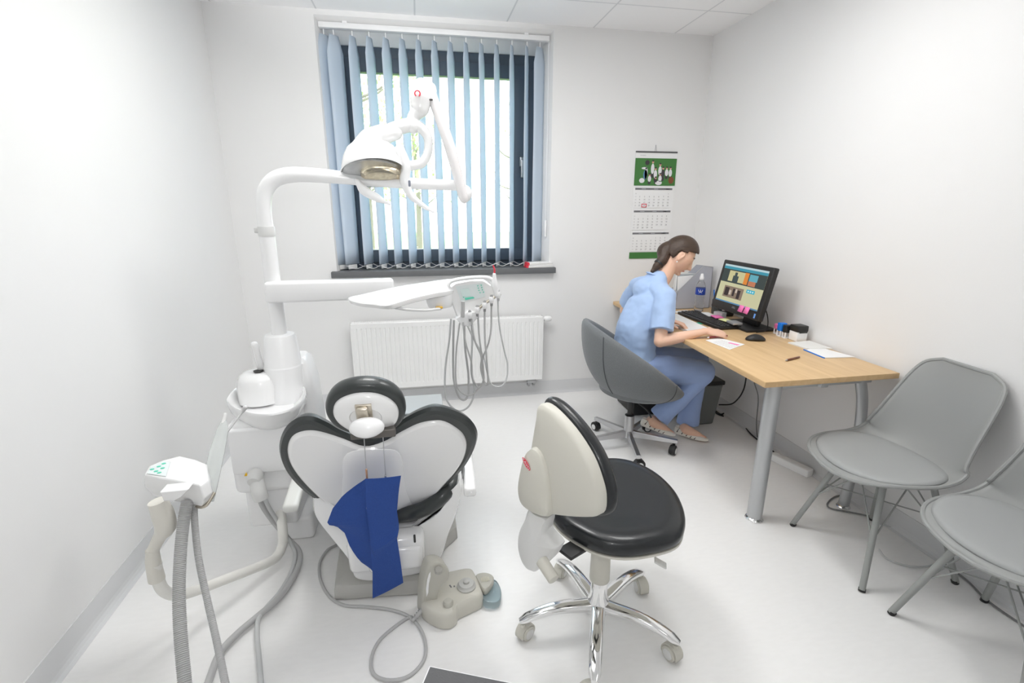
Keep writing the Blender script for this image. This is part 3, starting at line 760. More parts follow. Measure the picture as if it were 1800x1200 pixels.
# paper roll at back left
note_block(1.74, -.50, DZ, .12, .10, .004, 12, PAPER, 'spiral_notepad', 'small white spiral pad behind the keyboard near the bottle', 'notepad')
note_block(1.70, -.53, DZ + .004, .05, .02, .006, 20, BLACKP, 'stapler', 'small dark stapler near the bottle', 'stapler')

# under desk: bin, case, cables, power strip
bn = thing('waste_bin', 'grey plastic waste bin under the desk behind her feet', 'bin', (1.765, -.70, 0))
m = MB(); m.box((1.765, -.70, .15), (.26, .24, .30), .012, taper=(.78, .78)); put('body', m, GREYBIN, bn)
m = MB(); m.box((1.765, -.70, .312), (.275, .255, .03), .008); put('bag_rim', m, BLACKP, bn)
m = MB(); m.box((1.47, -.42, .15), (.20, .30, .30), .012); cs = single('leather_bag', m, BLACKP, 'black bag standing under the desk beyond the grey armchair', 'bag')
m = MB(); m.tube([(1.9, -0.7864, 0.1386), (1.93, -0.8714, 0.1754), (1.95, -0.912, 0.2312), (1.95, -0.9512, 0.3065), (1.97, -0.9341, 0.3662), (1.98, -0.9204, 0.4512), (1.99, -.92, .55), (2.0, -.93, .70)], .0045, n=8); single('power_cable', m, CABLEB, 'black cable rising from the floor to the desktop beside the leg', 'cable')
m = MB(); m.tube([(2.0713, -0.5284, 0.006), (2.156, -0.5437, 0.006), (2.1078, -0.7258, 0.006), (2.0394, -0.9139, 0.006), (2.0113, -1.0309, 0.006), (2.0048, -1.1515, 0.006), (1.9983, -1.2492, 0.006)], .0045, n=8); single('power_cable', m, CABLEB, 'black cable running along the floor to the power strip', 'cable')
m = MB(); m.tube([(2.0051, -0.6036, 0.006), (2.0104, -0.6674, 0.006), (2.0797, -0.6171, 0.006), (2.1394, -0.5183, 0.006), (2.11, -0.4674, 0.006), (2.0292, -0.543, 0.006), (1.9896, -0.6429, 0.006), (2.0089, -0.6978, 0.006)], .006, n=8); single('cable_coil', m, CABLEB, 'coiled black cable on the floor beside the bin', 'cable')
m = MB(); m.tube([(1.5529, -1.5513, 0.6), (1.6957, -1.4176, 0.45), (1.8834, -1.196, 0.2), (2.0238, -1.0452, 0.02), (2.0212, -1.0743, 0.006)], .003, n=8); single('thin_grey_cable', m, mat('dark_grey_cable', (.12, .12, .12), .5), 'thin dark grey cable hanging behind the near desk leg', 'cable')
ps = thing('power_strip', 'white power strip lying on the floor under the desk', 'power strip', (1.97, -1.40, 0))
pa = V((1.9342, -1.3041, 0.022)); pb = V((2.0051, -1.5295, 0.022)); dd = (pb - pa).normalized(); nn = Vector((-dd.y, dd.x, 0)); RP = Matrix((dd, nn, Vector((0, 0, 1)))).transposed()
pmid = (pa + pb) / 2; pmid.z = .022; Lp = (pb - pa).length
m = MB(); m.box(pmid, (Lp, .055, .044), .006, rot=RP); pso = put('body', m, ENAMEL, ps)
for k in range(4):
    m = MB(); m.cyl(pmid + dd * (-.09 + .055 * k) + Vector((0, 0, .018)), pmid + dd * (-.09 + .055 * k) + Vector((0, 0, .0225)), .018, n=20); put('socket', m, PALEGREY, ps)
m = MB(); m.tube([(2.0318, -1.51, 0.008), (2.0937, -1.5024, 0.008), (2.2121, -1.4459, 0.008), (2.3213, -1.3905, 0.008)], .0045, n=8); put('cord', m, CABLEW, ps)
m = MB(); m.tube([(2.037, -1.3141, 0.006), (2.1584, -1.2855, 0.006), (2.3012, -1.2592, 0.006), (2.4427, -1.2387, 0.006)], .003, n=8); single('thin_grey_cable', m, mat('dark_grey_cable2', (.12, .12, .12), .5), 'thin dark cable on the floor behind the power strip', 'cable')
m = MB(); m.tube([(2.0937, -1.7271, 0.006), (1.9883, -1.7294, 0.006), (1.896, -1.7749, 0.006), (1.8751, -1.816, 0.006), (1.9357, -1.8562, 0.006), (2.0145, -1.9083, 0.006), (2.064, -1.9541, 0.006), (2.0841, -2.0238, 0.006), (2.0662, -2.135, 0.006), (2.0358, -2.2478, 0.006), (2.0264, -2.3466, 0.006), (1.996, -2.4328, 0.006), (1.9892, -2.4967, 0.006), (1.9914, -2.5683, 0.006), (1.985, -2.6405, 0.006)], .004, n=8); single('floor_cable', m, mat('mid_grey_cable', (.2, .2, .2), .5), 'grey cable winding along the floor beneath the shell chairs', 'cable')
m = MB(); m.tube([(2.0039, -1.9655, 0.006), (2.0578, -2.019, 0.006), (2.0775, -2.0853, 0.006), (2.0775, -2.164, 0.006), (2.0677, -2.1997, 0.006), (2.0295, -2.229, 0.006), (1.9629, -2.2484, 0.006), (1.877, -2.2362, 0.006), (1.8234, -2.1806, 0.006), (1.8423, -2.1211, 0.006)], .0035, n=8); single('floor_cable', m, CABLEW, 'white cable loop on the floor under the shell chair beside the desk', 'cable')

# ------------------------------------------------------------------ shell chairs
def make_shell_chair():
    """built around its own origin, facing -x"""
    t = thing('shell_chair', 'grey moulded shell chair with padded seat, the one standing next to the desk end', 'chair', (0, 0, 0), 'grey shell chairs along the right wall')
    # shell: profile from front lip (u=0) up the back (u=1)
    prof = [(-.262, .424), (-.256, .436), (-.240, .444), (-.208, .450), (-.165, .452), (-.11, .448), (-.05, .441), (.02, .436), (.09, .439), (.145, .462), (.182, .52), (.208, .60), (.230, .69), (.247, .77), (.256, .82), (.259, .848)]
    halfw = [.035, .100, .150, .188, .213, .229, .236, .238, .235, .228, .218, .207, .196, .182, .158, .10]
    wing = [.0, .001, .004, .008, .012, .018, .025, .036, .056, .078, .086, .074, .052, .028, .010, .0]
    rings = []
    for (x, z), w, c in zip(prof, halfw, wing):
        pass
    NP = 60; rows = []
    P = [Vector((x, 0, z)) for x, z in prof]
    def cr(L, t):
        i = min(int(t), len(L) - 2); f = t - i
        p0 = L[max(0, i - 1)]; p1 = L[i]; p2 = L[i + 1]; p3 = L[min(len(L) - 1, i + 2)]
        return 0.5 * ((p1 * 2) + (p2 - p0) * f + (p0 * 2 - p1 * 5 + p2 * 4 - p3) * f * f + (p1 * 3 - p0 - p2 * 3 + p3) * f ** 3)
    for j in range(NP + 1):
        tt = j / NP * (len(prof) - 1); p = cr(P, tt); w = cr(halfw, tt); c = cr(wing, tt)
        tan = (cr(P, min(tt + .05, len(prof) - 1)) - cr(P, max(tt - .05, 0))).normalized()
        nrm = Vector((-tan.z, 0, tan.x))
        row = []
        for k in range(25):
            s = -1 + 2 * k / 24
            row.append(p + Vector((0, s * w, 0)) + nrm * c * abs(s) ** 2.4)
        rows.append(row)
    m = MB(); m.loft(rows, close=False); put('shell', m, SHELLG, t, solid=.007)
    # rolled rim
    rim = [r[0] for r in rows] + rows[-1][1:-1] + [r[-1] for r in rows[::-1]] + rows[0][-2:0:-1]
    m = MB(); m.tube(rim + [rim[0]], .0078, n=8, smooth_path=False); put('rim', m, SHELLG, t)
    # pad
    rows = []
    for j in range(15):
        u = -1 + 2 * j / 14; row = []
        for k in range(21):
            s = -1 + 2 * k / 20
            # superellipse mapping of the square to a rounded seat shape
            x = u * sqrt(max(0, 1 - s * s * .47)); y = s * sqrt(max(0, 1 - u * u * .47))
            X = -.047 + x * .203; Yy = y * .231
            h = max(0, (1 - abs(u) ** 5) * (1 - abs(s) ** 5)) ** .5
            row.append(Vector((X, Yy, .449 + .012 * h + (.022 * abs(y) ** 3) + .006 * max(0, x))))
        rows.append(row)
    m = MB(); m.loft(rows, close=False); put('seat_pad', m, PADG, t, solid=.010)
    feet = [(-.205, .21), (-.205, -.21), (.205, .21), (.205, -.21)]
    tops = [(-.10, .10), (-.10, -.10), (.10, .10), (.10, -.10)]
    for (fx, fy), (tx, ty) in zip(feet, tops):
        m = MB(); m.tube([(tx, ty, .432), (fx, fy, .008)], [.0125, .0115], n=14, smooth_path=False); lg = put('leg', m, LEGG, t)
        m = MB(); m.cyl((fx, fy, 0), (fx - (fx - tx) * .03, fy - (fy - ty) * .03, .013), .013, n=14); put('foot_cap', m, BLACKP, lg)
    def at(i, h):
        f = 1 - h / .432; return Vector((tops[i][0] + (feet[i][0] - tops[i][0]) * f, tops[i][1] + (feet[i][1] - tops[i][1]) * f, h))
    for a, b in ((0, 1), (2, 3), (0, 2), (1, 3)):
        m = MB(); m.tube([at(a, .19), lerp(at(a, .43), at(b, .43), .62) + Vector((0, 0, -.02))], .0032, n=8, smooth_path=False)
        m.tube([at(b, .19), lerp(at(b, .43), at(a, .43), .62) + Vector((0, 0, -.02))], .0032, n=8, smooth_path=False)
        put('cross_brace', m, LEGG, t)
    m = MB()
    for a, b in ((0, 3), (1, 2)): m.tube([at(a, .26), at(b, .26)], .003, n=8, smooth_path=False)
    put('diagonal_rod', m, LEGG, t)
    m = MB(); m.box((0, 0, .425), (.20, .20, .012), .003); put('mounting_plate', m, LEGG, t)
    return t
ch1 = make_shell_chair()
ch2 = copy_tree(ch1, (1.775, -2.645, 0), -0.03, 'grey moulded shell chair partly cut off by the right picture edge')
ch1.location = (1.784, -2.12, 0); ch1.rotation_euler = (0, 0, -0.075)

# ------------------------------------------------------------------ operator stool
SC = V((.475, -2.29, 0))
st = thing('operator_stool', 'black and beige dental operator stool on chrome five-star base', 'stool', SC)
def star_leg(c, a, R, z0, z1, w0, w1, h0, h1, arch=.02):
    """solid rounded arm from hub to tip"""
    d = Vector((cos(a), sin(a), 0)); n = Vector((-sin(a), cos(a), 0)); rings = []
    N = 12
    for j in range(N + 1):
        t = j / N; r = .015 + (R - .015) * t; z = z0 * (1 - t) + z1 * t + arch * sin(pi * t ** 1.3) ; w = w0 * (1 - t) + w1 * t; h = h0 * (1 - t) + h1 * t
        if j == N: w *= .55; h *= .55
        rings.append([c + d * r + n * w * (abs(cos(q)) ** .7 * (1 if cos(q) > 0 else -1)) + Vector((0, 0, z + h * (abs(sin(q)) ** .7 * (1 if sin(q) > 0 else -1)))) for q in [2 * pi * k / 16 for k in range(16)]])
    m = MB(); m.loft(rings); return m
def caster(parent, c, a, r, hood, tyre, hub, tw=.018):
    """c: stem position, a: roll direction"""
    d = Vector((cos(a), sin(a), 0)); n = Vector((-sin(a), cos(a), 0)); wc = V((c[0], c[1], r)) - d * .012
    m = MB()
    for s in (-1, 1):
        m.cyl(wc + n * s * .004, wc + n * s * (.004 + tw), r, n=28, bev=.004)
    co = put('caster', m, tyre, parent)
    m = MB()
    rings = []
    for s in (-1, -.97, 0, .97, 1):
        rr = r + .003 if abs(s) < 1 else r - .001
        rings.append([wc + n * s * (tw * .93) + (d * cos(q) + Vector((0, 0, 1)) * sin(q)) * (rr + .0018) for q in [radians(-20 + 220 * k / 15) for k in range(16)]])
    m.loft(rings, close=False); m.cyl((c[0], c[1], r * 1.2), (c[0], c[1], r * 2 + .012), .008, n=14)
    put('hood', m, hood, co, solid=.003)
    m = MB()
    for s in (-1, 1): m.lathe([(r * .66, 0), (r * .66, .002), (r * .5, .0035)], wc + n * s * (.004 + tw), n * s, n=24)
    put('hub_cap', m, hub, co)
for k in range(5):
    a = radians(32 + 72 * k + (4 if k == 2 else 0))
    put('star_leg', star_leg(SC, a, .285, .105, .078, .026, .019, .020, .011, .022), CHROME, st)
    tip = SC + Vector((cos(a), sin(a), 0)) * .272
    caster(st, tip, a + [1.0, 2.2, .6, 1.8, -.5][k], .027, LIGHTBEIGE, LIGHTBEIGE, PALEGREY)
m = MB(); m.lathe([(.032, .075), (.040, .082), (.042, .11), (.036, .13), (.030, .15), (.028, .21), (.025, .215)], SC, n=32); put('hub', m, CHROME, st)
m = MB(); m.lathe([(.034, .21), (.035, .215), (.033, .34), (.034, .40)], SC + Vector((0, 0, 0)), n=32); put('gas_sleeve', m, LIGHTBEIGE, st)
# seat: outline in local polar coordinates, facing direction toward the window/right
SH = .455
seat_out = [(0.3127, -2.2106, 0.43), (0.3321, -2.1452, 0.43), (0.4026, -2.0237, 0.43), (0.4961, -1.946, 0.43), (0.6192, -1.908, 0.43), (0.7184, -1.9402, 0.43), (0.7822, -2.0421, 0.43), (0.7969, -2.1744, 0.43), (0.7715, -2.2942, 0.43), (0.7257, -2.3803, 0.43), (0.6688, -2.4332, 0.43), (0.582, -2.4526, 0.43), (0.489, -2.4514, 0.43), (0.4102, -2.416, 0.43), (0.3505, -2.3413, 0.43), (0.321, -2.2762, 0.43)]
seat_c = Vector((sum(p[0] for p in seat_out) / len(seat_out), sum(p[1] for p in seat_out) / len(seat_out), 0))
def smooth_loop(pts, n=64):
    P = [V(p) for p in pts]; N = len(P); out = []
    for i in range(n):
        t = i / n * N; k = int(t); f = t - k
        p0, p1, p2, p3 = P[(k - 1) % N], P[k % N], P[(k + 1) % N], P[(k + 2) % N]
        out.append(0.5 * ((2 * p1) + (p2 - p0) * f + (2 * p0 - 5 * p1 + 4 * p2 - p3) * f * f + (3 * p1 - p0 - 3 * p2 + p3) * f ** 3))
    return out
so = smooth_loop(seat_out, 64)
def ring(loop, c, s, z, zf=None): return [Vector((c.x + (p.x - c.x) * s, c.y + (p.y - c.y) * s, z + (zf(p, s) if zf else 0))) for p in loop]
def dish(p, s):
    r = (1 - s * s); return -0.010 * r
m = MB(); m.loft([ring(so, seat_c, .93, SH - .04), ring(so, seat_c, .985, SH - .036), ring(so, seat_c, 1.0, SH - .02), ring(so, seat_c, .985, SH - .002), ring(so, seat_c, .95, SH + .012), ring(so, seat_c, .86, SH + .020), ring(so, seat_c, .7, SH + .018), ring(so, seat_c, .45, SH + .012), ring(so, seat_c, .2, SH + .010), ring(so, seat_c, .02, SH + .010)])
put('seat_cushion', m, BLACKV, st, subsurf=1)
m = MB(); m.loft([ring(so, seat_c, .3, SH - .075), ring(so, seat_c, .7, SH - .068), ring(so, seat_c, .92, SH - .055), ring(so, seat_c, .985, SH - .046), ring(so, seat_c, .985, SH - .038), ring(so, seat_c, .9, SH - .036)]); put('seat_shell', m, LIGHTBEIGE, st)
# backrest
BN = V((-.86, -.50, .08)).normalized()
shell_o = [(0.2425, -2.3279, 0.8974), (0.2658, -2.3675, 0.9007), (0.3058, -2.4421, 0.8639), (0.3377, -2.5056, 0.8103), (0.3543, -2.5433, 0.753), (0.3595, -2.5591, 0.7098), (0.3539, -2.557, 0.663), (0.322, -2.508, 0.6262), (0.2725, -2.4293, 0.5861), (0.2407, -2.3774, 0.5687), (0.2124, -2.3285, 0.57), (0.2036, -2.3082, 0.6028), (0.2073, -2.306, 0.6553), (0.2174, -2.3147, 0.7103), (0.2269, -2.3199, 0.7804), (0.2363, -2.3239, 0.8554)]
so2 = smooth_loop(shell_o, 64); bc = sum(so2, Vector()) / 64
def pring(loop, c, s, n, d): return [c + (p - c) * s + n * d for p in loop]
m = MB(); m.loft([pring(so2, bc, .95, BN, -.022), pring(so2, bc, 1.0, BN, -.018), pring(so2, bc, 1.0, BN, 0), pring(so2, bc, .97, BN, .010), pring(so2, bc, .90, BN, .016), pring(so2, bc, .6, BN, .022), pring(so2, bc, .3, BN, .024), pring(so2, bc, .02, BN, .024)])
put('back_shell', m, LIGHTBEIGE, st)
m = MB(); bc2 = bc - BN * .02
m.loft([pring(so2, bc, .95, BN, -.016), pring(so2, bc, 1.035, BN, -.020), pring(so2, bc, 1.075, BN, -.034), pring(so2, bc, 1.07, BN, -.052), pring(so2, bc, 1.0, BN, -.068), pring(so2, bc, .85, BN, -.075), pring(so2, bc, .5, BN, -.070), pring(so2, bc, .02, BN, -.066)])
put('back_cushion', m, BLACKV, st, subsurf=1)
cov = smooth_loop([(0.2406, -2.3449, 0.7707), (0.2592, -2.379, 0.7578), (0.27, -2.4059, 0.7064), (0.2732, -2.4207, 0.6473), (0.269, -2.4229, 0.588), (0.2407, -2.3774, 0.5687), (0.2124, -2.3285, 0.57), (0.2036, -2.3082, 0.6028), (0.2073, -2.306, 0.6553), (0.2217, -2.3181, 0.735)], 48)
cc = sum(cov, Vector()) / 48
m = MB(); m.loft([pring(cov, cc, 1.0, BN, .004), pring(cov, cc, 1.01, BN, .020), pring(cov, cc, .96, BN, .034), pring(cov, cc, .85, BN, .040), pring(cov, cc, .4, BN, .046), pring(cov, cc, .02, BN, .047)])
cvr = put('support_cover', m, LIGHTBEIGE, st)
bu = Vector((0, 0, 1)).cross(BN).normalized(); bv = BN.cross(bu).normalized()
lc = [(0.2329, -2.3398, 0.7205)][0]; lc = V(lc) + BN * .046
m = MB(); pts = []
ta = radians(-38)
lu = bu * cos(ta) + bv * sin(ta); lv = bv * cos(ta) - bu * sin(ta)
for k in range(24):
    a = 2 * pi * k / 24; pts.append(lc + lu * .0225 * cos(a) + lv * .0075 * sin(a))
m.prism(pts, BN, .0012); put('logo_badge', m, RED, cvr)
m = MB(); text_on(m, 'KAVO', lc + BN * .0016, lu, lv, .0145); put('logo_text', m, WHITEP, cvr)
# support housing below the backrest
hs = [(0.2179, -2.337, 0.5626), (0.2082, -2.3252, 0.517), (0.1938, -2.3078, 0.4627), (0.1896, -2.3027, 0.4059), (0.1975, -2.3123, 0.3576), (0.2127, -2.3307, 0.333), (0.2305, -2.3522, 0.3349), (0.2377, -2.3609, 0.3432), (0.2692, -2.399, 0.4078), (0.2845, -2.4175, 0.4592), (0.2842, -2.4171, 0.4752), (0.2579, -2.3854, 0.5018), (0.2612, -2.3893, 0.5543), (0.235, -2.3576, 0.5541)]
hl = smooth_loop(hs, 48); hc = sum(hl, Vector()) / 48; HN = V((-.75, -.62, 0)).normalized()
m = MB(); m.loft([pring(hl, hc, .9, HN, -.035), pring(hl, hc, 1.0, HN, -.028), pring(hl, hc, 1.0, HN, .005), pring(hl, hc, .94, HN, .018), pring(hl, hc, .78, HN, .026), pring(hl, hc, .02, HN, .030)])
put('tilt_housing', m, PALEGREY, st)
ka = V((0.2258, -2.44, 0.4429)); kb_ = V((0.2488, -2.5, 0.4196))
m = MB(); m.cyl(ka, kb_, .019, .0175, bev=.003); put('adjusting_knob', m, LIGHTBEIGE, st)
m = MB(); m.box(SC + Vector((-.09, -.055, .405)), (.16, .06, .012), .002, rot=Matrix.Rotation(radians(28), 3, 'Z')); m.box(SC + Vector((-.0, -.0, .392)), (.14, .12, .03), .004, rot=Matrix.Rotation(radians(28), 3, 'Z')); put('seat_bracket', m, BLACKP, st)
lv_ = V((0.672, -2.34, 0.2856))
m = MB(); m.tube([SC + Vector((.05, -.01, .395)), lerp(SC + Vector((.05, 0, .39)), lv_, .7)], .005, n=8, smooth_path=False); m.box(lv_, (.045, .030, .007), .003, rot=Matrix.Rotation(radians(-25), 3, 'Z') @ Matrix.Rotation(radians(25), 3, 'Y')); put('height_lever', m, PALEGREY, st)

# ------------------------------------------------------------------ grey tub armchair
AC = V((1.145, -1.0, 0))
ac = thing('tub_armchair', 'dark grey upholstered tub swivel chair on steel star base', 'chair', AC)
for k in range(5):
    a = radians(-30 + 72 * k); d = Vector((cos(a), sin(a), 0)); n = Vector((-sin(a), cos(a), 0))
    m = MB(); c = AC + d * .155
    rings = []
    for t in (0, 1):
        r = .02 + .275 * t; w = .013; z0, z1 = (.072, .115) if t == 0 else (.072, .094)
        rings.append([AC + d * r + n * s * w + Vector((0, 0, z)) for s, z in ((-1, z0), (1, z0), (1, z1), (-1, z1))])
    m.loft(rings, smooth=False); put('star_leg', m, STEEL, ac, bevel=.003)
    caster(ac, AC + d * .275, a + 1.3 + k * .9, .027, BLACKP, BLACKP, PALEGREY, .016)
m = MB(); m.lathe([(.028, .068), (.030, .07), (.030, .21), (.028, .213)], AC, n=28); put('column', m, STEEL, ac)
m = MB(); m.cyl(AC + Vector((0, 0, .20)), AC + Vector((0, 0, .33)), .015); m.lathe([(.028, .208), (.0285, .216), (.018, .22)], AC, n=24); put('gas_spring', m, BLACKP, ac)
m = MB(); m.tube([AC + Vector((.03, -.02, .31)), AC + Vector((.10, -.03, .25)), AC + Vector((.13, -.03, .20))], .005, n=8); put('height_lever', m, BLACKP, ac)
BACK = radians(175)     # direction of the backrest
SCN = AC + Vector((.03, .04, 0))
def tub_rim(a):
    c = .5 + .5 * cos(a - BACK); return .345 + .455 * c ** .85
def tub_r(a, z, rim):
    # radius of the outer surface at height z for azimuth a
    f = (z - .30) / max(.05, rim - .30); c = .5 + .5 * cos(a - BACK)
    R = .30 + .035 * c
    return R * (max(0.0, 1 - (1 - min(1, f)) ** 2.6)) ** .55
NA = 56; outer = []
for j in range(13):
    f = (j / 12); ring_ = []
    for k in range(NA):
        a = 2 * pi * k / NA; rim = tub_rim(a); z = .30 + (rim - .30) * f ** 1.5
        r = max(.02, tub_r(a, z, rim)); ring_.append(SCN + Vector((cos(a) * r, sin(a) * r, z)))
    outer.append(ring_)
inner = []
for j in range(9):
    f = 1 - j / 8; ring_ = []
    for k in range(NA):
        a = 2 * pi * k / NA; rim = tub_rim(a); zb = .36; z = zb + (rim - zb) * f
        z = max(z, .35); r = max(.02, (tub_r(a, max(.33, z), rim) - .045) * (f ** .35 if f > 0 else 0.05)); ring_.append(SCN + Vector((cos(a) * r, sin(a) * r, z)))
    inner.append(ring_)
toplip = [SCN + (p - SCN) * .985 + Vector((0, 0, .012)) for p in outer[-1]]
toplip2 = [lerp(a, b, .5) + Vector((0, 0, .02)) for a, b in zip(outer[-1], inner[0])]
m = MB(); m.loft(outer + [toplip2] + inner); put('tub_shell', m, FABRIC, ac, subsurf=1)
m = MB(); m.lathe([(.01, .35), (.2, .352), (.235, .37), (.24, .40), (.225, .425), (.15, .435), (.01, .438)], SCN + Vector((.03, 0, 0)), n=40); put('seat_cushion', m, FABRIC, ac)
m = MB()
for aa in (-62, 212):
    a = radians(aa); pts = []
    for j in range(2, 13):
        p = outer[j][int(round((a % (2 * pi)) / (2 * pi) * NA)) % NA]; dd_ = (p - SCN); dd_.z = 0
        pts.append(p + dd_.normalized() * .0005)
    m.tube(pts, .0022, n=6)
put('seam', m, mat('dark_grey_thread', (.09, .095, .1), .9), ac)

# ------------------------------------------------------------------ seated person
pe = thing('person', 'woman in pale blue scrubs with brown ponytail writing at the desk', 'person', (1.3, -.95, 0))
hipR = V((1.19, -.99, .50)); hipL = V((1.19, -.80, .50)); pel = V((1.20, -.895, .50))
waist = V((1.205, -.895, .64)); chest = V((1.275, -.88, .86)); shc = V((1.32, -.86, .985)); neckb = V((1.345, -.855, 1.02)); headb = V((1.435, -.85, 1.10))
shR = V((1.30, -1.035, .955)); elR = V((1.2375, -1.13, 0.7171)); wrR = V((1.50, -1.165, .775))
shL = V((1.29, -.685, .965)); elL = V((1.275, -.53, .775)); wrL = V((1.395, -.885, .785))
knR = V((1.6083, -1.02, 0.4795)); anR = V((1.3611, -0.93, 0.1309)); knL = V((1.66, -.86, .50)); anL = V((1.615, -0.88, 0.0302))
HC = V((1.4712, -0.85, 1.1798))      # head centre
def orient(fwd, up=(0, 0, 1)):
    f = V(fwd).normalized(); l = V(up).cross(f).normalized(); u = f.cross(l); return Matrix((f, l, u)).transposed()
HR = orient((.77, -.24, -.59))    # head looks down at the page: x = face, y = her left, z = crown
def hp(x, y, z): return HC + HR @ Vector((x, y, z))
m = MB()
m.tube([waist, chest, shc], [.10, .115, .10], rad2=[.085, .09, .06], n=20, up=(1, 0, 0), round_cap=True)
m.tube([pel, waist], [.14, .12], rad2=[.10, .09], n=20, up=(1, 0, 0), round_cap=True)
m.tube([shL, shc, shR], [.045, .06, .045], n=14, round_cap=True)
m.tube([shc - Vector((.03, 0, .02)), neckb + Vector((.02, 0, .02)), hp(-.035, 0, -.035)], [.062, .052, .052], n=18, round_cap=True)
for s, sh, el, wr in ((1, shR, elR, wrR), (-1, shL, elL, wrL)):
    m.tube([sh, lerp(sh, el, .5), el], [.046, .041, .034], n=14, round_cap=True)
    m.tube([el, lerp(el, wr, .3), wr], [.034, .036, .0225], n=14, rad2=[.034, .034, .019], round_cap=True)
# head
b = bmesh.new(); bmesh.ops.create_icosphere(b, subdivisions=4, radius=1)
for v in b.verts:
    x, y, z = v.co
    X, Y, Z = x * .094, y * .075, z * .108
    if x > 0: X *= .93
    if z < 0:
        t = -z; Y *= 1 - .35 * t * t; X = X * (1 - .18 * t * t) + (.012 * t if x > 0 else .012 * t)
    if x > .2:
        d_ = y / .45
        Z2 = z
        nose = math.exp(-(y / .13) ** 2) * (max(0, 1 - abs((z + .20) / .24)) ** 1.1)
        X += .031 * nose * min(1, x * 1.6)
        brow = math.exp(-((z - .15) / .1) ** 2) * math.exp(-(y / .6) ** 2); X += .003 * brow
        eye = math.exp(-((z - .02) / .08) ** 2) * math.exp(-((abs(y) - .42) / .16) ** 2); X -= .006 * eye
        lips = math.exp(-((z + .52) / .07) ** 2) * math.exp(-(y / .3) ** 2); X += .004 * lips
        chin = math.exp(-((z + .86) / .14) ** 2) * math.exp(-(y / .35) ** 2); X += .015 * chin
        grv = math.exp(-((z + .67) / .05) ** 2) * math.exp(-(y / .35) ** 2); X -= .003 * grv
    v.co = hp(X, Y, Z - .01)
m.bm(b)
m.tube([hp(.080, 0, .014), hp(.091, 0, -.010), hp(.104, 0, -.034)], [.007, .008, .0105], n=12, round_cap=True)
m.ball(hp(.094, 0, -.036), (.011, .014, .008), rot=HR)
m.ball(hp(.064, 0, -.094), (.018, .020, .015), rot=HR)
m.ball(hp(.072, 0, -.066), (.012, .020, .010), rot=HR)
# legs inside trousers, ankles, feet
for hp_, kn, an in ((hipR, knR, anR), (hipL, knL, anL)):
    m.tube([hp_, lerp(hp_, kn, .5), kn], [.075, .068, .05], n=16, round_cap=True)
    m.tube([kn, lerp(kn, an, .35), an], [.048, .048, .030], n=14, round_cap=True)
toeR = V((1.4403, -1.0372, 0.075)); heelR = V((1.2635, -0.9545, 0.13)); toeL = V((1.6672, -1.0427, 0.022)); heelL = V((1.5255, -0.9162, 0.03))
heelL = V((heelL.x, heelL.y, .035))
for an, he, to in ((anR, heelR, toeR), (anL, heelL, toeL)):
    m.tube([an, lerp(he, to, .25) + Vector((0, 0, .03)), lerp(he, to, .6) + Vector((0, 0, .012)), lerp(he, to, .9)], [.029, .033, .028, .018], n=14, round_cap=True)
# hands
def hand(wr, d, up, side, curl, spread=.16, tipz=None):
    """side=+1: thumb on the +side of (up x d)"""
    d = V(d).normalized(); up = V(up).normalized(); s = up.cross(d).normalized()
    up = d.cross(s).normalized()
    pc_ = wr + d * .045
    mm = [([wr - d * .01, wr + d * .03, wr + d * .075, wr + d * .088], [.022, .033, .037, .033], [.017, .0155, .0125, .010])]
    m.tube(mm[0][0], mm[0][1], rad2=mm[0][2], n=16, up=tuple(up), round_cap=True)
    for i, (off, L, rr) in enumerate(((-.028, .062, .0075), (-.010, .074, .0082), (.009, .079, .0085), (.028, .071, .0083))):
        o_ = off * side; a0 = wr + d * (.082 - .004 * abs(i - 2)) + s * o_
        dirv = (d + s * o_ * spread * 6).normalized(); P_ = [a0]; ang_ = 0
        cdir = dirv
        for seg, c_ in ((.45, curl[0]), (.32, curl[1]), (.23, curl[2])):
            ang_ += c_; cdir = dirv * cos(ang_) - up * sin(ang_); P_.append(P_[-1] + cdir * L * seg)
        m.tube(P_, [rr * 1.05, rr, rr * .92, rr * .8], n=10, round_cap=True, sub=4)
    t0 = wr + d * .022 + s * side * .024; P_ = [t0, t0 + (d * .55 + s * side * .72 - up * .25).normalized() * .034, None, None]
    P_[2] = P_[1] + (d * .85 + s * side * .25 - up * .35).normalized() * .030; P_[3] = P_[2] + (d * .95 - s * side * .1 - up * .3).normalized() * .022
    m.tube(P_, [.013, .0115, .0098, .0082], n=10, round_cap=True, sub=4)
hand(wrR, (.97, -.12, -.14), (-.05, -.35, 1), 1, (.25, .55, .35))
hand(wrL, (.72, -.66, -.14), (.0, .2, 1), -1, (.2, .35, .25))
# left ear and right ear
for sy in (-1, 1):
    ec = hp(-.008, sy * .074, -.012); m.ball(ec, (.017, .007, .030), rot=HR @ Matrix.Rotation(radians(-12 * 1), 3, 'Y'), n=14)
    m.tube([hp(-.016, sy * .078, .012), hp(-.002, sy * .081, .016), hp(.006, sy * .081, .004), hp(-.002, sy * .080, -.022), hp(-.008, sy * .078, -.032)], .0042, n=8, round_cap=True)
body = put('body', m, SKIN, pe, remesh=.0042, smooth_it=2)
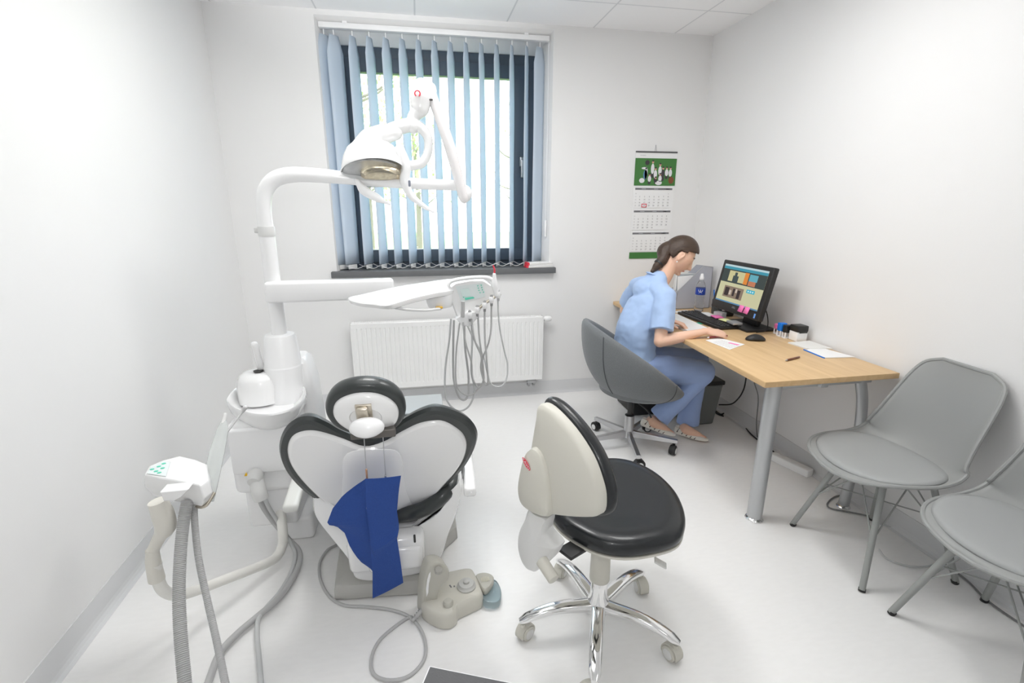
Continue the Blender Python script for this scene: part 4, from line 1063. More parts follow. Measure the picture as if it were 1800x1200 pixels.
# face details as sub-parts
m = MB()
for sy in (-1, 1):
    m.tube([hp(.0805, sy * .014, .026), hp(.0765, sy * .028, .032), hp(.066, sy * .044, .027)], [.0022, .003, .0018], n=8)
put('eyebrows', m, HAIR, body)
m = MB()
for sy in (-1, 1): m.tube([hp(.0735, sy * .020, -.013), hp(.0725, sy * .030, -.016), hp(.066, sy * .041, -.014)], .0022, n=8)
put('eyelashes', m, BLACKP, body)
m = MB()
for sy in (-1, 1): m.ball(hp(.0715, sy * .030, -.012), (.007, .012, .008), rot=HR)
put('eyelids', m, SKIN, body)
m = MB(); m.tube([hp(.073, -.018, -.067), hp(.083, -.006, -.065), hp(.083, .006, -.065), hp(.073, .018, -.067)], .0042, n=8, round_cap=True); put('lips', m, mat('lips', (.62, .25, .22), .4), body)
m = MB()
for sy in (-1, 1): m.ball(hp(-.006, sy * .087, -.048), .0042, n=12)
put('earring', m, ENAMELW, body)
# hair cap and ponytail
m = MB()
b = bmesh.new(); bmesh.ops.create_icosphere(b, subdivisions=5, radius=1)
for v in b.verts:
    x, y, z = v.co
    X, Y, Z = x * .105, y * .084, z * .119
    if x < 0: X *= 1.06
    if z < 0: Y *= 1 - .25 * z * z
    v.co = (X, Y, Z)
kill = []
for v in b.verts:
    X, Y, Z = v.co
    # hairline: keep crown and back, free the face, sideburn just in front of the ear
    hl_ = .036 if abs(Y) < .05 else .014
    face = (X > .018 and Z < .040 + (X - .02) * .35) or (Z < -.058 + (-X - .02) * .25) or (abs(Y) > .045 and X > -.028 and Z < .016)
    if face: kill.append(v)
bmesh.ops.delete(b, geom=kill, context='VERTS')
seen = set(); best = []
for v in b.verts:
    if v in seen: continue
    st_ = [v]; comp = []; seen.add(v)
    while st_:
        q_ = st_.pop(); comp.append(q_)
        for e in q_.link_edges:
            o_ = e.other_vert(q_)
            if o_ not in seen: seen.add(o_); st_.append(o_)
    if len(comp) > len(best): best = comp
keep = set(best); bmesh.ops.delete(b, geom=[v for v in b.verts if v not in keep], context='VERTS')
for v in b.verts: v.co = hp(*v.co)
m.bm(b)
hr = put('hair', m, HAIR, pe, solid=.010)
hr.modifiers['solid'].offset = -1
sm_ = hr.modifiers.new('s', 'SMOOTH'); sm_.iterations = 4
tie = V((1.3531, -0.86, 1.1519)); tail = V((1.2874, -0.87, 1.0859))
m = MB(); m.tube([hp(-.035, 0, .0), hp(-.075, 0, -.035), tie, lerp(tie, tail, .55), tail], [.075, .058, .034, .024, .012], n=18, round_cap=True)
for k in range(6):
    a = k * 1.05; m.tube([hp(-.075, .040 * cos(a), -.035 + .040 * sin(a)), tie + Vector((0, .022 * cos(a), .020 * sin(a))), lerp(tie, tail, .55) + Vector((0, .014 * cos(a + .6), .013 * sin(a + .6))), tail + Vector((0, .005 * cos(a), -.008))], [.012, .013, .010, .003], n=8)
put('ponytail', m, HAIR, hr)
m = MB(); m.tube([lerp(tie, tail, .30), lerp(tie, tail, .42)], .031, n=16, smooth_path=False); put('hair_tie', m, BLACKP, hr)

# tunic
m = MB()
m.tube([pel + Vector((-.005, 0, -.03)), waist + Vector((-.01, 0, -.02)), waist + Vector((-.005, 0, .10)), chest + Vector((-.002, 0, .01)), shc + Vector((-.015, 0, -.015))], [.185, .160, .158, .168, .125], rad2=[.135, .118, .118, .118, .070], n=28, up=(1, 0, 0), round_cap=True)
m.tube([shL + Vector((.0, .0, .0)), shc + Vector((-.012, 0, .0)), shR], [.062, .068, .062], n=18, round_cap=True)
slR = lerp(shR, elR, .76); slL = lerp(shL, elL, .74)
m.tube([shR, lerp(shR, slR, .5) + Vector((.0, 0, 0)), slR], [.062, .074, .080], n=20, rad2=[.062, .066, .066])
m.tube([shL, lerp(shL, slL, .5), slL], [.060, .064, .066], n=20)
# shoulder-to-neck slope and a few soft folds
m.tube([shc + Vector((-.05, 0, -.02)), neckb + Vector((-.035, 0, -.012))], [.088, .062], n=16, round_cap=True)
random.seed(7)
for k in range(0):
    z = .60 + .05 * k; x0 = 1.035 + .012 * k
    y0 = -.97 + .03 * (k % 3)
    m.tube([(1.10 + .3 * (z - .6), -1.045, z + .03), (1.045 + .32 * (z - .6), -.97, z), (1.045 + .32 * (z - .6), -.89, z - .015)], [.006, .016, .006], n=8, round_cap=True)
tunic = put('scrub_top', m, SCRUB, pe, remesh=.006, smooth_it=6)
wrk = bpy.data.textures.new('cloth_wrinkles', 'CLOUDS'); wrk.noise_scale = .11; wrk.noise_depth = 2
def wrinkle(o, s):
    d_ = o.modifiers.new('wrinkles', 'DISPLACE'); d_.texture = wrk; d_.strength = s; d_.mid_level = .5; d_.texture_coords = 'LOCAL'
wrinkle(tunic, .020)
m = MB(); nl = [neckb + Vector((-.025, 0, .034)) + (Vector((0, 1, 0)) * cos(a) + Vector((.72, 0, -.30)) * sin(a)) * .068 for a in [2 * pi * k / 24 for k in range(25)]]
m.tube(nl, .006, n=8, smooth_path=False); put('neckband', m, SCRUB, tunic)
m = MB(); q0 = (elR - shR).normalized()
rg = [slR + (q0.orthogonal().normalized() * cos(a) * .074 + q0.cross(q0.orthogonal().normalized()) * sin(a) * .074) for a in [2 * pi * k / 24 for k in range(25)]]
# trousers
m = MB()
m.tube([pel + Vector((-.02, 0, -.03)), pel + Vector((-.01, 0, .06))], [.165, .16], rad2=[.115, .115], n=24, up=(1, 0, 0), round_cap=True)
for hp_, kn, an, wd in ((hipR, knR, anR, 1), (hipL, knL, anL, 1)):
    m.tube([hp_ + Vector((-.02, 0, 0)), lerp(hp_, kn, .5), kn + Vector((-.01, 0, -.005))], [.098, .092, .076], n=20, round_cap=True)
    cuff = lerp(kn, an, .93)
    m.tube([kn + Vector((-.005, 0, -.012)), lerp(kn, an, .4), lerp(kn, an, .75), cuff], [.072, .070, .066, .074], n=20, round_cap=False)
m.ball(kn, .05)
wrinkle(put('trousers', m, SCRUBT, pe, remesh=.006, smooth_it=5), .014)
# shoes
for nm, he, to, lb_ in (('shoe', heelR, toeR, 'cream flat shoe with dark lace tassels resting on the chair base'), ('shoe', heelL, toeL, 'cream flat shoe with dark lace tassels flat on the floor')):
    d = (to - he); L = d.length; d.normalize(); L += .03
    sdv = Vector((d.y, -d.x, 0)).normalized(); up_ = sdv.cross(d).normalized()
    if up_.z < 0: up_ = -up_
    m = MB(); rings = []; o0_ = he - d * .02 - up_ * .016
    hts = [.052, .056, .050, .038, .030, .027, .027, .028, .027, .022, .012]; wds = [.018, .027, .029, .028, .029, .033, .038, .040, .037, .028, .010]
    for j in range(11):
        t = j / 10; c = o0_ + d * L * t + up_ * (.012 * sin(pi * min(1, t * 1.6)) * 0 + .004 * t * t * 2)
        h_, w_ = hts[j], wds[j]
        rings.append([c + sdv * w_ * x_ + up_ * h_ * z_ for x_, z_ in ((-.8, 0), (-.95, .12), (-1, .45), (-.9, .85), (-.62 if j < 6 else -.6, 1.0 if j < 6 else .97), (0, (.30 if 0 < j < 6 else 1.0)), (.62, 1.0 if j < 6 else .97), (.9, .85), (1, .45), (.95, .12), (.8, 0), (0, -.02))])
    m.loft(rings); so_ = put('shoe', m, SHOE, pe, subsurf=2)
    so_['label'] = lb_
    m = MB()
    for j, t in enumerate((.14, .28, .41, .53, .65)):
        for s_ in (-1, 1):
            jj = t * 10; i_ = int(jj); f_ = jj - i_; w_ = wds[i_] * (1 - f_) + wds[i_ + 1] * f_; h_ = hts[i_] * (1 - f_) + hts[i_ + 1] * f_
            c = o0_ + d * L * t
            m.tube([c + sdv * s_ * w_ * .80 + up_ * h_ * .93 + d * .006, c + sdv * s_ * (w_ * .97 + .001) + up_ * h_ * .70, c + sdv * s_ * (w_ * 1.0 + .002) + up_ * h_ * .42 - d * .005], [.0012, .0016, .0034], n=6)
    put('lace_tassels', m, TASSEL, so_)
# pen held in her right hand
pp_ = V((wrR.x + .085, wrR.y - .012, DZ + .012))
hpn = thing('held_pen', 'dark red pen under her writing hand on the leaflet', 'pen', (pp_.x, pp_.y, DZ))
m = MB(); m.cyl(pp_ + Vector((-.085, -.02, .0)), pp_ + Vector((.04, -.005, .0)), .0045, n=12, bev=.001); put('barrel', m, mat('dark_red_pen', (.22, .02, .03), .25), hpn)
m = MB(); m.cyl(pp_ + Vector((-.098, -.022, .0)), pp_ + Vector((-.085, -.02, 0)), .002, .0045, n=12); put('tip', m, CHROME, hpn)

# ------------------------------------------------------------------ dental chair
dc = thing('dental_chair', 'white dental patient chair with heart-shaped backrest and charcoal padding', 'dental chair', (-.27, -1.6, 0))
UPG = mat('base_plate_grey', (.46, .455, .43), .4)
m = MB()
bp_o = smooth_loop([(-.475, -1.95, 0), (-.45, -1.995, 0), (-.30, -2.01, 0), (-.14, -2.022, 0), (-.10, -1.99, 0), (-.05, -1.80, 0), (.01, -1.72, 0), (.02, -1.66, 0), (.01, -1.2, 0), (-.04, -1.0, 0), (-.25, -.95, 0), (-.42, -1.0, 0), (-.48, -1.2, 0), (-.49, -1.6, 0)], 64)
bpc = Vector((-.23, -1.5, 0))
m.loft([ring(bp_o, bpc, .985, .002), ring(bp_o, bpc, 1, .01), ring(bp_o, bpc, .995, .045), ring(bp_o, bpc, .975, .060), ring(bp_o, bpc, .93, .066), ring(bp_o, bpc, .02, .068)]); put('base_plate', m, UPG, dc)
# seat housing (white lower body seen from behind)
sh_o = [(-0.5046, -1.99, 0.4653), (-0.5173, -1.99, 0.4156), (-0.5106, -1.99, 0.3651), (-0.4691, -1.99, 0.2801), (-0.431, -1.99, 0.2079), (-0.4085, -1.99, 0.1591), (-0.4034, -1.99, 0.1199), (-0.3899, -1.99, 0.079), (-0.3281, -1.99, 0.0587), (-0.2074, -1.99, 0.0609), (-0.137, -1.99, 0.0686), (-0.0897, -1.99, 0.0906), (-0.0574, -1.99, 0.1281), (-0.0324, -1.99, 0.2132), (0.0009, -1.99, 0.3006), (0.0225, -1.99, 0.3779), (0.0308, -1.99, 0.4504), (0.0225, -1.99, 0.461), (-0.0138, -1.99, 0.392), (-0.0631, -1.99, 0.3312), (-0.1177, -1.99, 0.3056), (-0.1758, -1.99, 0.2906), (-0.2392, -1.99, 0.2864), (-0.3793, -1.99, 0.3413), (-0.4608, -1.99, 0.4346)]
def yshift(pts, dy, s, c): return [Vector((c.x + (p.x - c.x) * s, p.y + dy, c.z + (p.z - c.z) * s)) for p in pts]
sho = [V(p) for p in sh_o]; shc_ = Vector((-.25, -1.99, .22))
def mul_loop(P, n): return smooth_loop(P, n)
sl_ = mul_loop(sho, 84)
m = MB(); m.loft([yshift(sl_, .0, .02, shc_), yshift(sl_, .0, .9, shc_), yshift(sl_, .006, .965, shc_), yshift(sl_, .022, .995, shc_), yshift(sl_, .05, 1.0, shc_), yshift(sl_, .25, 1.0, shc_), yshift(sl_, .45, .95, shc_), yshift(sl_, .75, .85, shc_), yshift(sl_, .85, .7, shc_), yshift(sl_, .86, .02, shc_)]); put('seat_housing', m, ENAMEL, dc)
m = MB(); m.box((-.25, -1.55, .28), (.50, .75, .10), .04); m.box((-.25, -1.45, .33), (.54, .60, .07), .03); put('seat_cushion', m, DARKV, dc)
# the raised rim of the seat pad that shows beside the backrest
m = MB(); m.tube([(.035, -1.30, .40)] + [(0.0284, -1.72, 0.3881), (0.0237, -1.82, 0.4123), (0.0008, -1.92, 0.4291), (-0.036, -1.975, 0.4096), (-0.087, -1.99, 0.3761), (-0.1561, -1.985, 0.3467), (-0.2409, -1.93, 0.3048)] + [(-.38, -1.90, .26), (-.48, -1.86, .32), (-.535, -1.78, .36), (-.55, -1.55, .39), (-.535, -1.30, .39)], .029, n=16, round_cap=True); put('pad_rim', m, DARKV, dc)
m = MB(); m.box((-.22, -1.02, .33), (.42, .42, .08), .035); m.box((-.22, -1.25, .29), (.44, .3, .1), .035); put('leg_rest', m, DARKV, dc)
m = MB(); m.box((-.215, -.98, .372), (.43, .26, .012), .005); m.box((-.215, -.858, .335), (.43, .012, .08), .004); put('foot_cover', m, mat('pale_vinyl_cover', (.62, .66, .68), .25, alpha=.85), dc)
m = MB(); m.box((-.22, -1.35, .19), (.32, .5, .22), .04); put('lift_column_cover', m, ENAMEL, dc)
# backrest
HQ = Vector((0, 1, .5)).normalized()     # pointing away from the room side
ho = [V(p) for p in [(-0.287, -2.1126, 0.7252), (-0.3575, -2.134, 0.7679), (-0.394, -2.1538, 0.8076), (-0.4303, -2.1692, 0.8384), (-0.4706, -2.1713, 0.8426), (-0.5105, -2.1588, 0.8175), (-0.5429, -2.1355, 0.7709), (-0.5656, -2.1038, 0.7076), (-0.5715, -2.0676, 0.6353), (-0.5607, -2.0323, 0.5647), (-0.5367, -1.997, 0.4939), (-0.5015, -1.9635, 0.4271), (-0.4628, -1.9315, 0.363), (-0.426, -1.8901, 0.2802), (-0.38, -1.8532, 0.2064), (-0.2549, -1.8404, 0.1808), (-0.1764, -1.8638, 0.2276), (-0.101, -1.9006, 0.3011), (-0.0502, -1.9504, 0.4008), (0.01, -1.9961, 0.4923), (0.0486, -2.031, 0.5619), (0.0729, -2.0679, 0.6359), (0.0802, -2.101, 0.7019), (0.0644, -2.1281, 0.7562), (0.031, -2.1496, 0.7992), (-0.0192, -2.1661, 0.8322), (-0.0643, -2.1732, 0.8464), (-0.1093, -2.168, 0.8359), (-0.1609, -2.153, 0.8059), (-0.2186, -2.1288, 0.7576)]]
hi = [V(p) for p in [(-0.2986, -2.1023, 0.7047), (-0.3607, -2.1236, 0.7473), (-0.4042, -2.1392, 0.7783), (-0.4436, -2.1477, 0.7954), (-0.4813, -2.146, 0.792), (-0.5096, -2.1348, 0.7697), (-0.5305, -2.1111, 0.7221), (-0.537, -2.0811, 0.6622), (-0.5281, -2.0483, 0.5965), (-0.5052, -2.0091, 0.5182), (-0.4768, -1.9718, 0.4436), (-0.4493, -1.9412, 0.3824), (-0.422, -1.9033, 0.3066), (-0.3726, -1.8648, 0.2296), (-0.2528, -1.8528, 0.2055), (-0.1743, -1.8818, 0.2635), (-0.1114, -1.9111, 0.3222), (-0.0899, -1.9374, 0.3747), (-0.0517, -1.9735, 0.4471), (-0.0049, -2.0122, 0.5243), (0.0272, -2.0496, 0.5992), (0.0378, -2.0848, 0.6697), (0.0249, -2.1125, 0.725), (-0.0061, -2.1332, 0.7664), (-0.0396, -2.1467, 0.7935), (-0.0726, -2.1497, 0.7994), (-0.1185, -2.1456, 0.7913), (-0.173, -2.1303, 0.7605), (-0.2349, -2.1096, 0.7191)]]
hol = mul_loop(ho, 120); hil = mul_loop(hi, 120)
hcn = sum(hol, Vector()) / 120; hcn2 = sum(hil, Vector()) / 120
def inset(loop, d, off, n=HQ):
    """offset a planar loop inwards by d and along n by off"""
    N = len(loop); out = []
    c = sum(loop, Vector()) / N
    for i in range(N):
        t = (loop[(i + 1) % N] - loop[i - 1]).normalized(); q = n.cross(t)
        if q.dot(c - loop[i]) < 0 and (loop[i] - c).length > .25: q = -q
        out.append(loop[i] + q * d + n * off)
    return out
_s = 1 if HQ.cross((hol[1] - hol[-1])).dot(hcn - hol[0]) > 0 else -1
# orientation of the loop (signed area) decides the inward side
def area_sign(loop, n=HQ):
    a = Vector()
    for i in range(len(loop)): a += loop[i - 1].cross(loop[i])
    return 1 if a.dot(n) > 0 else -1
def ins(loop, d, off, n=HQ):
    sg = area_sign(loop, n); N = len(loop); out = []
    for i in range(N):
        t = (loop[(i + 2) % N] - loop[i - 2]).normalized(); out.append(loop[i] + n.cross(t) * sg * d + n * off)
    return out
m = MB(); L0 = hol
m.loft([ins(L0, .022, -.012), ins(L0, .008, -.008), ins(L0, .002, .004), ins(L0, .008, .018), ins(L0, .020, .032), ins(L0, .040, .040)], cap=False)
cen = sum(hol, Vector()) / 120
front = ins(L0, .040, .040); back = ins(L0, .022, -.012)
def fill(mb, loop):
    vs = [tuple(p) for p in loop]; b = bmesh.new(); bv_ = [b.verts.new(p) for p in vs]; f = b.faces.new(bv_)
    bmesh.ops.triangulate(b, faces=[f], ngon_method='EAR_CLIP'); mb.bm(b, True)
fill(m, front); fill(m, back)
br_ = put('backrest_cushion', m, DARKV, dc)
m = MB(); m.loft([ins(hil, -.002, -.006), ins(hil, -.002, -.013), ins(hil, .003, -.020), ins(hil, .010, -.024)], cap=False); fill(m, ins(hil, .010, -.024)); fill(m, ins(hil, -.002, -.006))
put('backrest_shell', m, ENAMEL, dc)
# central raised spine of the backrest shell and lower cover
sp = [V(p) for p in [(-0.3529, -2.096, 0.6919), (-0.2352, -2.0985, 0.697), (-0.1858, -2.0798, 0.6596), (-0.1789, -1.9852, 0.4704), (-0.1589, -1.9, 0.3), (-0.2225, -1.8883, 0.2766), (-0.3506, -1.9004, 0.3008), (-0.4073, -1.9519, 0.4037), (-0.3865, -2.0334, 0.5668)]]
spl = mul_loop(sp, 48)
m = MB(); m.loft([ins(spl, -.004, -.020), ins(spl, .0, -.026), ins(spl, .012, -.0295), ins(spl, .03, -.031)], cap=True); put('spine_cover', m, ENAMELW, dc)
m = MB(); m.box(V((-.262, -2.005, .215)), (.28, .08, .15), .025, rot=Matrix.Rotation(radians(8), 3, 'X')); m.box(V((-.23, -2.03, .20)), (.20, .06, .10), .02); put('hinge_cover', m, ENAMEL, dc)
m = MB(); m.box((-0.1565, -2.062, 0.2888), (.008, .006, .034), .003); put('cover_slot', m, BLACKP, dc)
# armrests
m = MB(); m.box((-.612, -1.76, .395), (.055, .40, .035), .014, rot=Matrix.Rotation(radians(4), 3, 'Z')); put('armrest', m, BEIGEGREY if 0 else mat('pale_armrest', (.66, .665, .64), .4), dc)
m = MB(); m.tube([(-.60, -1.60, .38), (-.56, -1.60, .30), (-.50, -1.6, .26)], .018, n=12); put('armrest_bracket', m, ENAMEL, dc)
m = MB(); m.box((.068, -1.80, .395), (.048, .34, .04), .012, rot=Matrix.Rotation(radians(-3), 3, 'Z')); m.cyl((.062, -1.965, .396), (.062, -1.974, .396), .004); put('armrest', m, ENAMEL, dc)
m = MB(); m.tube([(.06, -1.70, .38), (.04, -1.66, .30), (-.02, -1.62, .26)], .018, n=12); put('armrest_bracket', m, ENAMEL, dc)
# headrest
HN2 = Vector((0, 1, .42)).normalized()
def disc(cx_, cy_, rx, ry, n=56): return [(cx_ + rx * cos(2 * pi * k / n), cy_ + ry * sin(2 * pi * k / n)) for k in range(n)]
hdp = [V(p) for p in [(-0.2597, -2.2716, 0.9729), (-0.2202, -2.2682, 0.9647), (-0.1836, -2.2591, 0.9431), (-0.1598, -2.2447, 0.9089), (-0.1525, -2.2267, 0.866), (-0.162, -2.2097, 0.8254), (-0.1849, -2.1967, 0.7945), (-0.2245, -2.1893, 0.7769), (-0.2783, -2.1877, 0.773), (-0.3324, -2.1942, 0.7885), (-0.368, -2.2067, 0.8183), (-0.3835, -2.2218, 0.8542), (-0.3834, -2.2385, 0.894), (-0.368, -2.254, 0.931), (-0.3405, -2.2653, 0.9578), (-0.3013, -2.2708, 0.9711)]]
hwp = [V(p) for p in [(-0.261, -2.2735, 0.9416), (-0.2285, -2.2706, 0.9347), (-0.1981, -2.2623, 0.9151), (-0.1791, -2.2507, 0.8873), (-0.1746, -2.2383, 0.8578), (-0.1836, -2.2251, 0.8265), (-0.2059, -2.2152, 0.803), (-0.2423, -2.2119, 0.7949), (-0.2779, -2.2115, 0.794), (-0.3137, -2.2151, 0.8026), (-0.3414, -2.2261, 0.8287), (-0.3569, -2.2372, 0.8553), (-0.3599, -2.2485, 0.8821), (-0.3503, -2.2599, 0.9093), (-0.3286, -2.268, 0.9285), (-0.2958, -2.2729, 0.9403)]]
h1 = mul_loop(hdp, 64); h2 = mul_loop(hwp, 64); c1 = sum(h1, Vector()) / 64; c2 = sum(h2, Vector()) / 64
m = MB(); m.loft([pring(h1, c1, .80, HN2, -.004), pring(h1, c1, .92, HN2, -.006), pring(h1, c1, 1.0, HN2, .006), pring(h1, c1, 1.01, HN2, .025), pring(h1, c1, .95, HN2, .045), pring(h1, c1, .8, HN2, .055), pring(h1, c1, .02, HN2, .05)]); put('headrest_cushion', m, DARKV, dc, subsurf=1)
m = MB(); m.loft([pring(h2, c2, 1.0, HN2, .016), pring(h2, c2, 1.0, HN2, .002), pring(h2, c2, .95, HN2, -.006), pring(h2, c2, .8, HN2, -.012), pring(h2, c2, .6, HN2, -.016), pring(h2, c2, .5, HN2, -.018), pring(h2, c2, .46, HN2, -.014), pring(h2, c2, .02, HN2, -.014)]); hs_ = put('headrest_shell', m, ENAMEL, dc)
hu = Vector((1, 0, 0)); hv = HN2.cross(hu).normalized(); hv = -hv if hv.z < 0 else hv
RH = Matrix((hu, -HN2, hv)).transposed()
def hpt(px_): return V(px_)
q = V([(-0.2732, -2.2733, 0.9056)][0]); m = MB(); m.box(q + HN2 * .004, (.068, .004, .02), .002, rot=RH); put('slot', m, BLACKP, hs_)
q = V([(-0.2733, -2.2752, 0.8815)][0]); m = MB(); m.box(q, (.034, .018, .055), .006, rot=RH); m.box(q + hu * .003 - HN2 * -.008, (.046, .008, .062), .001, rot=RH); put('steel_bracket', m, BRONZE, hs_)
q = V([(-0.2622, -2.2984, 0.8519)][0])
m = MB(); m.lathe([(.012, .03), (.044, .012), (.050, 0), (.048, -.010), (.036, -.022), (.016, -.034), (.002, -.037)], q, HN2, n=40, sx=1, sy=.62); put('locking_knob', m, ENAMELW, hs_)
q2 = V([(-0.2312, -2.263, 0.8071)][0]); m = MB(); m.box(q2 + Vector((-.02, .02, 0)), (.13, .03, .025), .003); put('headrest_mount', m, mat('dark_bronze', (.14, .13, .12), .4, .5), dc)

# blue bib hanging behind the chair on a bead chain
bib = thing('patient_bib', 'folded dark blue paper bib hanging behind the dental chair', 'bib', (-.31, -2.17, .14))
b1 = [V(p) for p in [(-0.2904, -2.2179, 0.6407), (-0.2985, -2.1909, 0.5179), (-0.2989, -2.1598, 0.3764), (-0.3043, -2.1281, 0.2323), (-0.3178, -2.0948, 0.0807)]]
b2 = [V(p) for p in [(-0.1815, -2.2064, 0.6334), (-0.1926, -2.1928, 0.5718), (-0.2039, -2.1735, 0.4841), (-0.2013, -2.1574, 0.4109), (-0.2123, -2.1459, 0.3588), (-0.2077, -2.1223, 0.2512), (-0.205, -2.0962, 0.1326)]]
def resample(P, n):
    out = []
    for i in range(n):
        t = i / (n - 1) * (len(P) - 1); k = min(int(t), len(P) - 2); f = t - k; out.append(lerp(P[k], P[k + 1], f))
    return out
A_ = resample(b1, 16); B_ = resample(b2, 16)
m = MB(); rows = []
for i in range(16):
    rows.append([lerp(A_[i], B_[i], k / 8) + Vector((0, -.004 * sin(pi * k / 8) * (1 + .5 * sin(i * .8)) - (.005 if abs(i - 9) < 1 and k else 0), 0)) for k in range(9)])
m.loft(rows, close=False, smooth=False); put('front_fold', m, BIB, bib, solid=.0012)
c1_ = [V(p) for p in [(-0.291, -2.2007, 0.6306), (-0.301, -2.1735, 0.5066), (-0.3014, -2.142, 0.3634), (-0.3071, -2.1092, 0.2146)]]
c2_ = [V(p) for p in [(-0.2934, -2.1836, 0.6208), (-0.3275, -2.1783, 0.5966), (-0.3701, -2.1705, 0.5614), (-0.4081, -2.1592, 0.5101), (-0.4365, -2.1442, 0.4419), (-0.4053, -2.1417, 0.4307), (-0.3837, -2.1341, 0.3957), (-0.373, -2.1181, 0.3232), (-0.3497, -2.1029, 0.2541), (-0.3097, -2.091, 0.1999)]]
A_ = resample(c1_, 22)
pl_ = resample(c2_, 22)
m = MB(); rows = []
for i in range(22): rows.append([lerp(A_[i], pl_[i], k / 6) + Vector((0, .006 * sin(pi * k / 6) * sin(i * .5), 0)) for k in range(7)])
m.loft(rows, close=False, smooth=False); put('side_fold', m, BIB, bib, solid=.0012)
chn = thing('bib_chain', 'thin steel bead chain with clips holding the blue bib', 'chain', (-.3, -2.2, .6))
def beads(a, b, n, r=.0019):
    m = MB(); a = V(a); b = V(b)
    for k in range(n):
        p = lerp(a, b, k / (n - 1)); bb = bmesh.new(); bmesh.ops.create_icosphere(bb, subdivisions=1, radius=r)
        for v in bb.verts: v.co += p
        m.bm(bb)
    m.cyl(a, b, r * .45, n=6); return m
put('bead_strand', beads((-0.2822, -2.225, 0.7857), (-0.2904, -2.175, 0.6482), 34), STEEL, chn)
put('bead_strand', beads((-0.2271, -2.215, 0.7913), (-0.2322, -2.175, 0.6154), 48), STEEL, chn)
m = MB(); m.box((-0.2899, -2.178, 0.6274), (.006, .008, .05), .0015); put('clip', m, GOLD, chn)
m = MB(); m.box((-0.2319, -2.178, 0.6171), (.007, .008, .014), .0015); put('clip', m, STEEL, chn)

# ------------------------------------------------------------------ dental unit (spittoon column)
du = thing('dental_unit', 'white dental unit column with spittoon bowl left of the patient chair', 'dental unit', (-.76, -1.5, 0))
m = MB(); m.box((-.765, -1.50, .46), (.25, .34, .32), .03); put('body', m, ENAMELW, du)
m = MB(); m.box(V((-0.7648, -1.675, 0.5045)) * 1.0, (.225, .03, .20), .012); put('front_panel', m, ENAMELW, du)
m = MB(); m.box((-.765, -1.50, .22), (.20, .28, .20), .02); m.box((-.70, -1.48, .06), (.16, .22, .12), .02); put('lower_housing', m, ENAMELW, du)
m = MB(); rings = []
for z, s_, dx in ((.30, 1, 0), (.5, .98, 0), (.68, .9, -.005), (.78, .78, -.015), (.80, .6, -.02)):
    rings.append([Vector((-.655 + dx + .075 * s_ * (abs(cos(a)) ** .5) * (1 if cos(a) > 0 else -1), -1.33 + .11 * s_ * (abs(sin(a)) ** .5) * (1 if sin(a) > 0 else -1), z)) for a in [2 * pi * k / 40 for k in range(40)]])
m.loft(rings); fair = put('side_fairing', m, ENAMELW, du)
m = MB(); q = V((-0.6361, -1.4, 0.59)); m.lathe([(.009, 0), (.009, .001)], q, (.5, -.85, 0), n=20, sx=1, sy=1); put('logo_mark', m, RED, fair)
# collar of the pole
pc0 = Vector((-.712, -1.40, 0))
m = MB(); m.lathe([(.095, .60), (.088, .68), (.083, .70), (.082, .775), (.080, .78), (.078, .785), (.066, .905), (.060, .918), (.036, .922), (.030, .922)], pc0, n=48); put('pole_collar', m, ENAMELW, du)
# bowl
bo = [(-0.9124, -1.547, 0.675), (-0.9235, -1.4179, 0.675), (-0.8973, -1.319, 0.675), (-0.8276, -1.268, 0.675), (-0.7349, -1.2847, 0.675), (-0.6599, -1.3617, 0.675), (-0.6041, -1.5034, 0.675), (-0.6003, -1.6221, 0.675), (-0.6265, -1.701, 0.675), (-0.681, -1.7361, 0.675), (-0.7463, -1.7243, 0.675), (-0.8118, -1.679, 0.675), (-0.8655, -1.6229, 0.675)]
bl_ = smooth_loop(bo, 64); bcn = sum(bl_, Vector()) / 64
def bring(s, z): return [Vector((bcn.x + (p.x - bcn.x) * s, bcn.y + (p.y - bcn.y) * s, z)) for p in bl_]
m = MB(); m.loft([bring(.50, .575), bring(.66, .583), bring(.82, .600), bring(.93, .63), bring(.985, .66), bring(1.0, .676), bring(.985, .682), bring(.96, .678), bring(.90, .652), bring(.78, .628), bring(.55, .612), bring(.25, .604), bring(.03, .602)]); put('spittoon_bowl', m, ENAMEL, du)
m = MB(); m.lathe([(.07, .50), (.078, .56), (.082, .572), (.082, .578), (.06, .585)], (bcn.x + .01, bcn.y, 0), n=40); put('bowl_base', m, ENAMELW, du)
# cup filler
cf = V((-0.8117, -1.42, 0.7591)); 
m = MB(); m.lathe([(.096, -.13), (.094, -.06), (.088, -.03), (.076, -.010), (.058, .0), (.03, .003), (.002, .004)], cf, n=40); cfo = put('cup_filler', m, ENAMEL, du)
m = MB(); m.lathe([(.020, 0), (.020, .003), (.012, .004)], cf + Vector((.005, -.02, .007)), n=24); put('black_sensor', m, BLACKP, cfo)
m = MB(); m.tube([V((-0.8005, -1.42, 0.7743)), V((-0.8056, -1.43, 0.8404)), V((-0.8064, -1.44, 0.8844))], [.015, .014, .016], n=16, round_cap=True); put('water_spout', m, ENAMEL, cfo)
